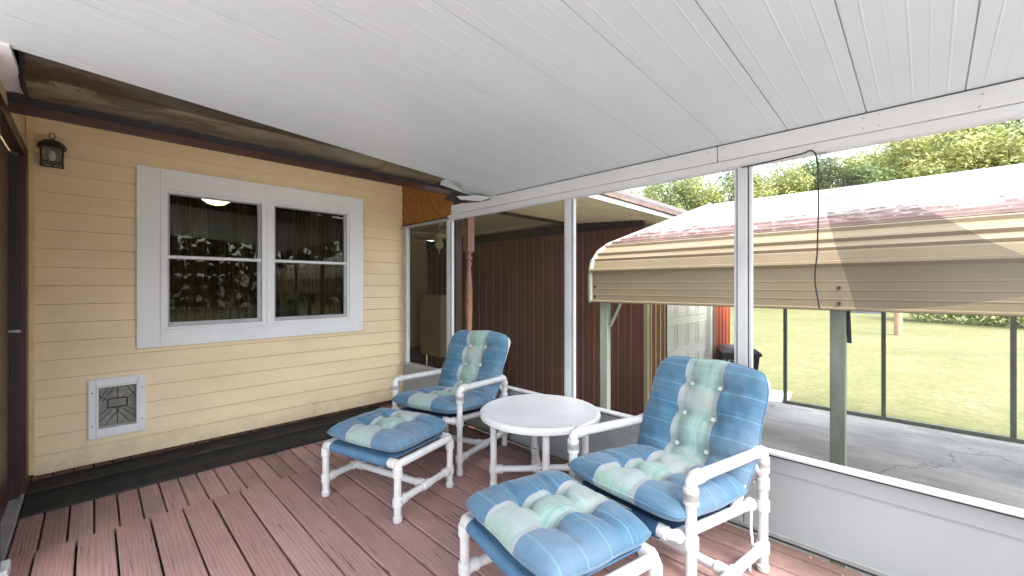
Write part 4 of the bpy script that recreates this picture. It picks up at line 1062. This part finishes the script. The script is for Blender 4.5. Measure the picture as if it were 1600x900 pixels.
# ---------------------------------------------------------------- wheelie bin
wb = thing('wheeled_bin', 'black wheeled rubbish bin with grey lid by the garage corner', 'bin', (8.98,2.64,-.99), R(-63))
bm = bmesh.new()
def taper(bm, w0, d0, w1, d1, z0, z1):
    a_ = [bm.verts.new(p) for p in ((-w0,-d0,z0),(w0,-d0,z0),(w0,d0,z0),(-w0,d0,z0))]; b_ = [bm.verts.new(p) for p in ((-w1,-d1,z1),(w1,-d1,z1),(w1,d1,z1),(-w1,d1,z1))]
    bm.faces.new(a_[::-1]); bm.faces.new(b_)
    for i in range(4): bm.faces.new((a_[i], a_[(i+1)%4], b_[(i+1)%4], b_[i]))
taper(bm, .23, .25, .31, .36, .06, .98); obj('body', bm, M['bin'], wb, bevel=.03)
bm = bmesh.new(); taper(bm, .335, .385, .335, .385, .955, 1.00); obj('rim', bm, M['bin'], wb, bevel=.012)
bm = bmesh.new(); taper(bm, .345, .395, .25, .28, 1.003, 1.085); obj('lid', bm, M['bin_lid'], wb, bevel=.02)
bm = bmesh.new(); tube(bm, [(-.25,.43,.99),(.25,.43,.99)], .018, 10)
for s in (-1,1): tube(bm, [(s*.24,.36,.98),(s*.24,.43,.99)], .014, 8)
obj('handle', bm, M['bin'], wb, smooth=True)
for s in (-1, 1):
    bm = bmesh.new(); tube(bm, [(s*.23-.03,.27,.13),(s*.23+.03,.27,.13)], .13, 20); obj('wheel', bm, M['bin'], wb, smooth=True)
def text(body, size, m, parent, loc, rot, name='painted_number'):
    c = bpy.data.curves.new(name, 'FONT'); c.body = body; c.size = size; c.extrude = .002; c.align_x = 'CENTER'
    o = bpy.data.objects.new(name, c); COL.objects.link(o); dg = bpy.context.evaluated_depsgraph_get(); me = bpy.data.meshes.new_from_object(o.evaluated_get(dg))
    bpy.data.objects.remove(o); me.materials.clear(); me.materials.append(m); o = bpy.data.objects.new(name, me); COL.objects.link(o)
    o.parent = parent; o.location = loc; o.rotation_euler = rot; return o
text('157', .17, M['chalk'], wb, (-.21,-.358,.76), (R(90+6.7),0,0))

# ---------------------------------------------------------------- wooden pole and dark heap on the lawn, far
pl = thing('wooden_pole', 'weathered wooden pole standing in the lawn beyond the carport', 'pole', (26.7,.95,GZ))
d = .0
bm = bmesh.new(); lathe(bm, [(.15,-.2),(.15,1.0),(.14,3.6),(.12,3.75)], seg=14); obj('shaft', bm, M['pole'], pl, smooth=True)
bm = bmesh.new(); lathe(bm, [(.125,3.751),(.10,3.82),(.01,3.84)], seg=14); obj('cap', bm, M['bark'], pl, smooth=True)

bm = bmesh.new(); rows = []
for i in range(25):
    a_ = i/24; row = []
    for j in range(13):
        b_ = j/12; e_ = max(0, math.sin(a_*math.pi))**.5*max(0, math.sin(b_*math.pi))**.6
        row.append(bm.verts.new((45.4+1.6*b_, 2.4+3.4*a_, GZ-.02+e_*(.55+.5*noise.noise(Vector((a_*5, b_*3, 1)))))))
    rows.append(row)
for p_, q_ in zip(rows, rows[1:]):
    for j in range(12): bm.faces.new((p_[j], p_[j+1], q_[j+1], q_[j]))
tag(obj('tarp_heap', bm, M['tarp'], smooth=True), 'low dark tarp covered heap far across the lawn', 'heap')
# ---------------------------------------------------------------- vegetation
def crown_mesh(name, seed, nleaf, rx, rz, m, leaf=.28, lobes=22):
    rnd = random.Random(seed); bm = bmesh.new(); L_ = []
    for i in range(lobes):
        an = rnd.uniform(0, 2*math.pi); rr = rx*rnd.uniform(.15,.85)**.8; zz = rnd.uniform(-.85,.85)*rz
        rr *= math.sqrt(max(.1, 1-(zz/rz)**2)); L_.append((Vector((rr*math.cos(an), rr*math.sin(an), zz)), rnd.uniform(.22,.42)*rx))
    for i in range(nleaf):
        c, r_ = L_[rnd.randrange(len(L_))]
        d_ = Vector((rnd.gauss(0,1), rnd.gauss(0,1), rnd.gauss(0,.8))).normalized()*r_*(rnd.random()**.35)*rnd.uniform(.85,1.12)
        p = c+d_; s = leaf*rnd.uniform(.5,1.15)
        n_ = (d_.normalized()+Vector((rnd.gauss(0,.6),rnd.gauss(0,.6),rnd.gauss(.3,.6)))).normalized()
        t_ = n_.orthogonal().normalized(); t_.rotate(Matrix.Rotation(rnd.uniform(0,6.28), 3, n_)); b_ = n_.cross(t_)
        vs = [bm.verts.new(p+q) for q in (t_*s*.5, b_*s*.26+t_*s*.05, -t_*s*.5, -b_*s*.26)]; bm.faces.new(vs)
    me = bpy.data.meshes.new(name); bm.to_mesh(me); bm.free(); me.materials.append(m)
    # limbs reach into these lobes
    return me, L_
def trunk_mesh(seed, base, L_, m, r0=.28):
    rnd = random.Random(seed); bm = bmesh.new()
    pts = [Vector((0,0,-base-1)), Vector((rnd.uniform(-.2,.2),rnd.uniform(-.2,.2),-base*.4)), Vector((rnd.uniform(-.3,.3),rnd.uniform(-.3,.3),.2)), Vector((0,0,2))]
    tube(bm, pts, [r0, r0*.8, r0*.55, r0*.2], 8)
    for c, r_ in L_[:14]:
        st = pts[1].lerp(pts[2], rnd.uniform(.2,1)); mid = st.lerp(c, .5)+Vector((0,0,rnd.uniform(-.3,.5)))
        tube(bm, [st, mid, c], [r0*.3, r0*.2, r0*.06], 6)
    me = bpy.data.meshes.new('trunk'); bm.to_mesh(me); bm.free(); me.materials.append(m); return me
protos = []
for i, (lm, n_) in enumerate((('leaf_a', 19000), ('leaf_b', 19000), ('leaf_c', 18000), ('leaf_b', 10000))):
    cm, L_ = crown_mesh('crown', 40+i, n_, 4.2, 5.0, M[lm], leaf=.29, lobes=34 if i < 3 else 22)
    protos.append((cm, trunk_mesh(60+i, 5.0+3, L_, M['bark'])))
def tree(u, D, ztop, sx, kind, label, group='trees beyond the lawn'):
    r = (u-800)/652; A_ = R(44.82); x_ = D*(math.cos(A_)+math.sin(A_)*r); y_ = D*(math.sin(A_)-math.cos(A_)*r)
    t = thing('broadleaf_tree', label, 'tree', (x_, y_, GZ), random.uniform(0, 6.28), group)
    Ht = ztop-GZ; cm, tm = protos[kind]; sz = Ht/13.0
    c = bpy.data.objects.new('crown', cm); COL.objects.link(c); c.parent = t; c.location = (0,0,Ht-5.0*sz); c.scale = (sx,sx,sz)
    k_ = bpy.data.objects.new('trunk', tm); COL.objects.link(k_); k_.parent = t; k_.location = (0,0,Ht-5.0*sz); k_.scale = (sx,sx,sz)
    return t
TZ = lambda v, D: 1.3+(446-v)/652*D
spec = [ # u, v of the top, depth, width, kind, label
 (985,296,52,.62,3,'thin sparse tree just right of the garage roof, leftmost of the tree line'),
 (1018,285,50,.60,3,'thin yellow green tree second from the left of the tree line'),
 (1062,272,47,.75,0,'rounded green tree left of the white post, above the carport gable'),
 (1112,262,48,.85,1,'yellow green tree just left of the tall white screen post'),
 (1150,266,50,.80,2,'darker tree directly behind the tall white screen post'),
 (1196,262,47,.85,1,'yellowish tree just right of the tall white screen post'),
 (1246,254,50,.95,0,'green tree above the carport ridge left of the black cord'),
 (1300,252,46,.95,2,'dark green tree behind the top of the torn screen flap'),
 (1352,232,47,1.0,3,'airy yellow green tree right of the torn screen flap top'),
 (1404,216,50,1.1,0,'green tree above the middle of the white carport roof'),
 (1455,192,46,1.1,1,'yellow green tree rising above the rusty roof patch'),
 (1515,176,48,1.2,0,'tall green tree near the right edge of the photo'),
 (1572,164,44,1.2,1,'tall bright tree at the right edge, last in full view'),
 (1650,150,46,1.3,2,'tallest tree, cut off by the right edge of the photo'),
 (1740,180,46,1.3,0,'tree just outside the right edge of the photo')]
for (u_, v_, D_, s_, kd, lb) in spec: tree(u_, D_, TZ(v_, D_), s_*1.5, kd, lb)
# woods behind the camera, mirrored in the window panes
rnd = random.Random(31); bm = bmesh.new()
for i in range(16000):
    x_ = rnd.uniform(-60, 75); y_ = -46+rnd.gauss(0,2)+4*noise.noise(Vector((x_*.08,0,0))); hgt = 10.5+5*noise.noise(Vector((x_*.12,2,0)))
    p = Vector((x_, y_, GZ+rnd.random()**.9*hgt)); sz_ = rnd.uniform(.5,1.1)
    n_ = Vector((rnd.gauss(0,.6),rnd.gauss(.6,.6),rnd.gauss(.4,.6))).normalized(); t_ = n_.orthogonal().normalized(); t_.rotate(Matrix.Rotation(rnd.uniform(0,6.28),3,n_)); b_ = n_.cross(t_)
    bm.faces.new([bm.verts.new(p+q) for q in (t_*sz_*.6, b_*sz_*.4, -t_*sz_*.6, -b_*sz_*.4)])
o = obj('far_woods', bm, M['leaf_dk'], recalc=False); o['kind'] = 'stuff'; tag(o, 'dark woods behind the porch, seen only mirrored in the window', 'woods')
# railing at the open end of the deck, mirrored in the lower panes
rl = thing('porch_railing', 'white baluster railing at the open end of the deck, mirrored in the window', 'railing', (.5, -.95, 0))
def RL(o): o.parent = rl; o.matrix_parent_inverse = Matrix.Translation((-.5,.95,0)); return o
RL(B('top_rail', -1.3, 2.42, -.98, -.91, .86, .90, M['frame'], bevel=.004)); RL(B('bottom_rail', -1.3, 2.42, -.965, -.925, .10, .14, M['frame'], bevel=.004))
for i in range(28): RL(B('baluster', -1.24+i*.133, -1.21+i*.133, -.96, -.93, .141, .859, M['frame']))
tag(B('porch_post', -.72, -.63, -.70, -.61, 0, 2.27, M['frame'], bevel=.005), 'white post holding the open corner of the porch ceiling, mirrored in the window', 'post')
# undergrowth along the edge of the lawn
rnd = random.Random(12); bm = bmesh.new()
for i in range(26000):
    s = rnd.uniform(-26, 34); dist = 41+rnd.gauss(0,1.2)+3*noise.noise(Vector((s*.15,0,0)))
    y_ = -s*.72+4; x_ = (53 if y_ > .8 else 38)+rnd.gauss(0,1.3)+3.5*noise.noise(Vector((s*.12,3,0)))
    hgt = 2.0+2.6*(.5+noise.noise(Vector((s*.25,7,0)))); z_ = GZ+rnd.random()**.8*hgt; sz_ = rnd.uniform(.15,.36)
    n_ = Vector((rnd.gauss(-.4,.7),rnd.gauss(0,.7),rnd.gauss(.4,.6))).normalized(); t_ = n_.orthogonal().normalized(); t_.rotate(Matrix.Rotation(rnd.uniform(0,6.28),3,n_)); b_ = n_.cross(t_)
    p = Vector((x_,y_,z_)); bm.faces.new([bm.verts.new(p+q) for q in (t_*sz_*.6, b_*sz_*.35, -t_*sz_*.6, -b_*sz_*.35)])
o = obj('undergrowth', bm, M['leaf_a'], recalc=False); o['kind'] = 'stuff'; tag(o, 'dense bushes at the foot of the tree line beyond the lawn', 'bushes')
# dry flakes and paint chips swept against the kick panel
bm = bmesh.new(); rnd = random.Random(5)
for i in range(150):
    near = rnd.random() < .7
    x_ = 2.445-abs(rnd.gauss(0,.05)) if near else rnd.uniform(.3,2.4); y_ = rnd.uniform(-.6,3.4); s_ = rnd.uniform(.003,.010); an = rnd.uniform(0,6.28)
    pts = [Vector((x_+s_*math.cos(an+k*1.57)*(1 if k%2 else .5), y_+s_*math.sin(an+k*1.57)*(1 if k%2 else .5), .003+rnd.uniform(0,.004))) for k in range(4)]
    bm.faces.new([bm.verts.new(p) for p in pts])
o = obj('leaf_litter', bm, M['pole'], recalc=False); o['kind'] = 'stuff'; tag(o, 'dry flakes and paint chips scattered on the deck by the kick panel', 'litter')
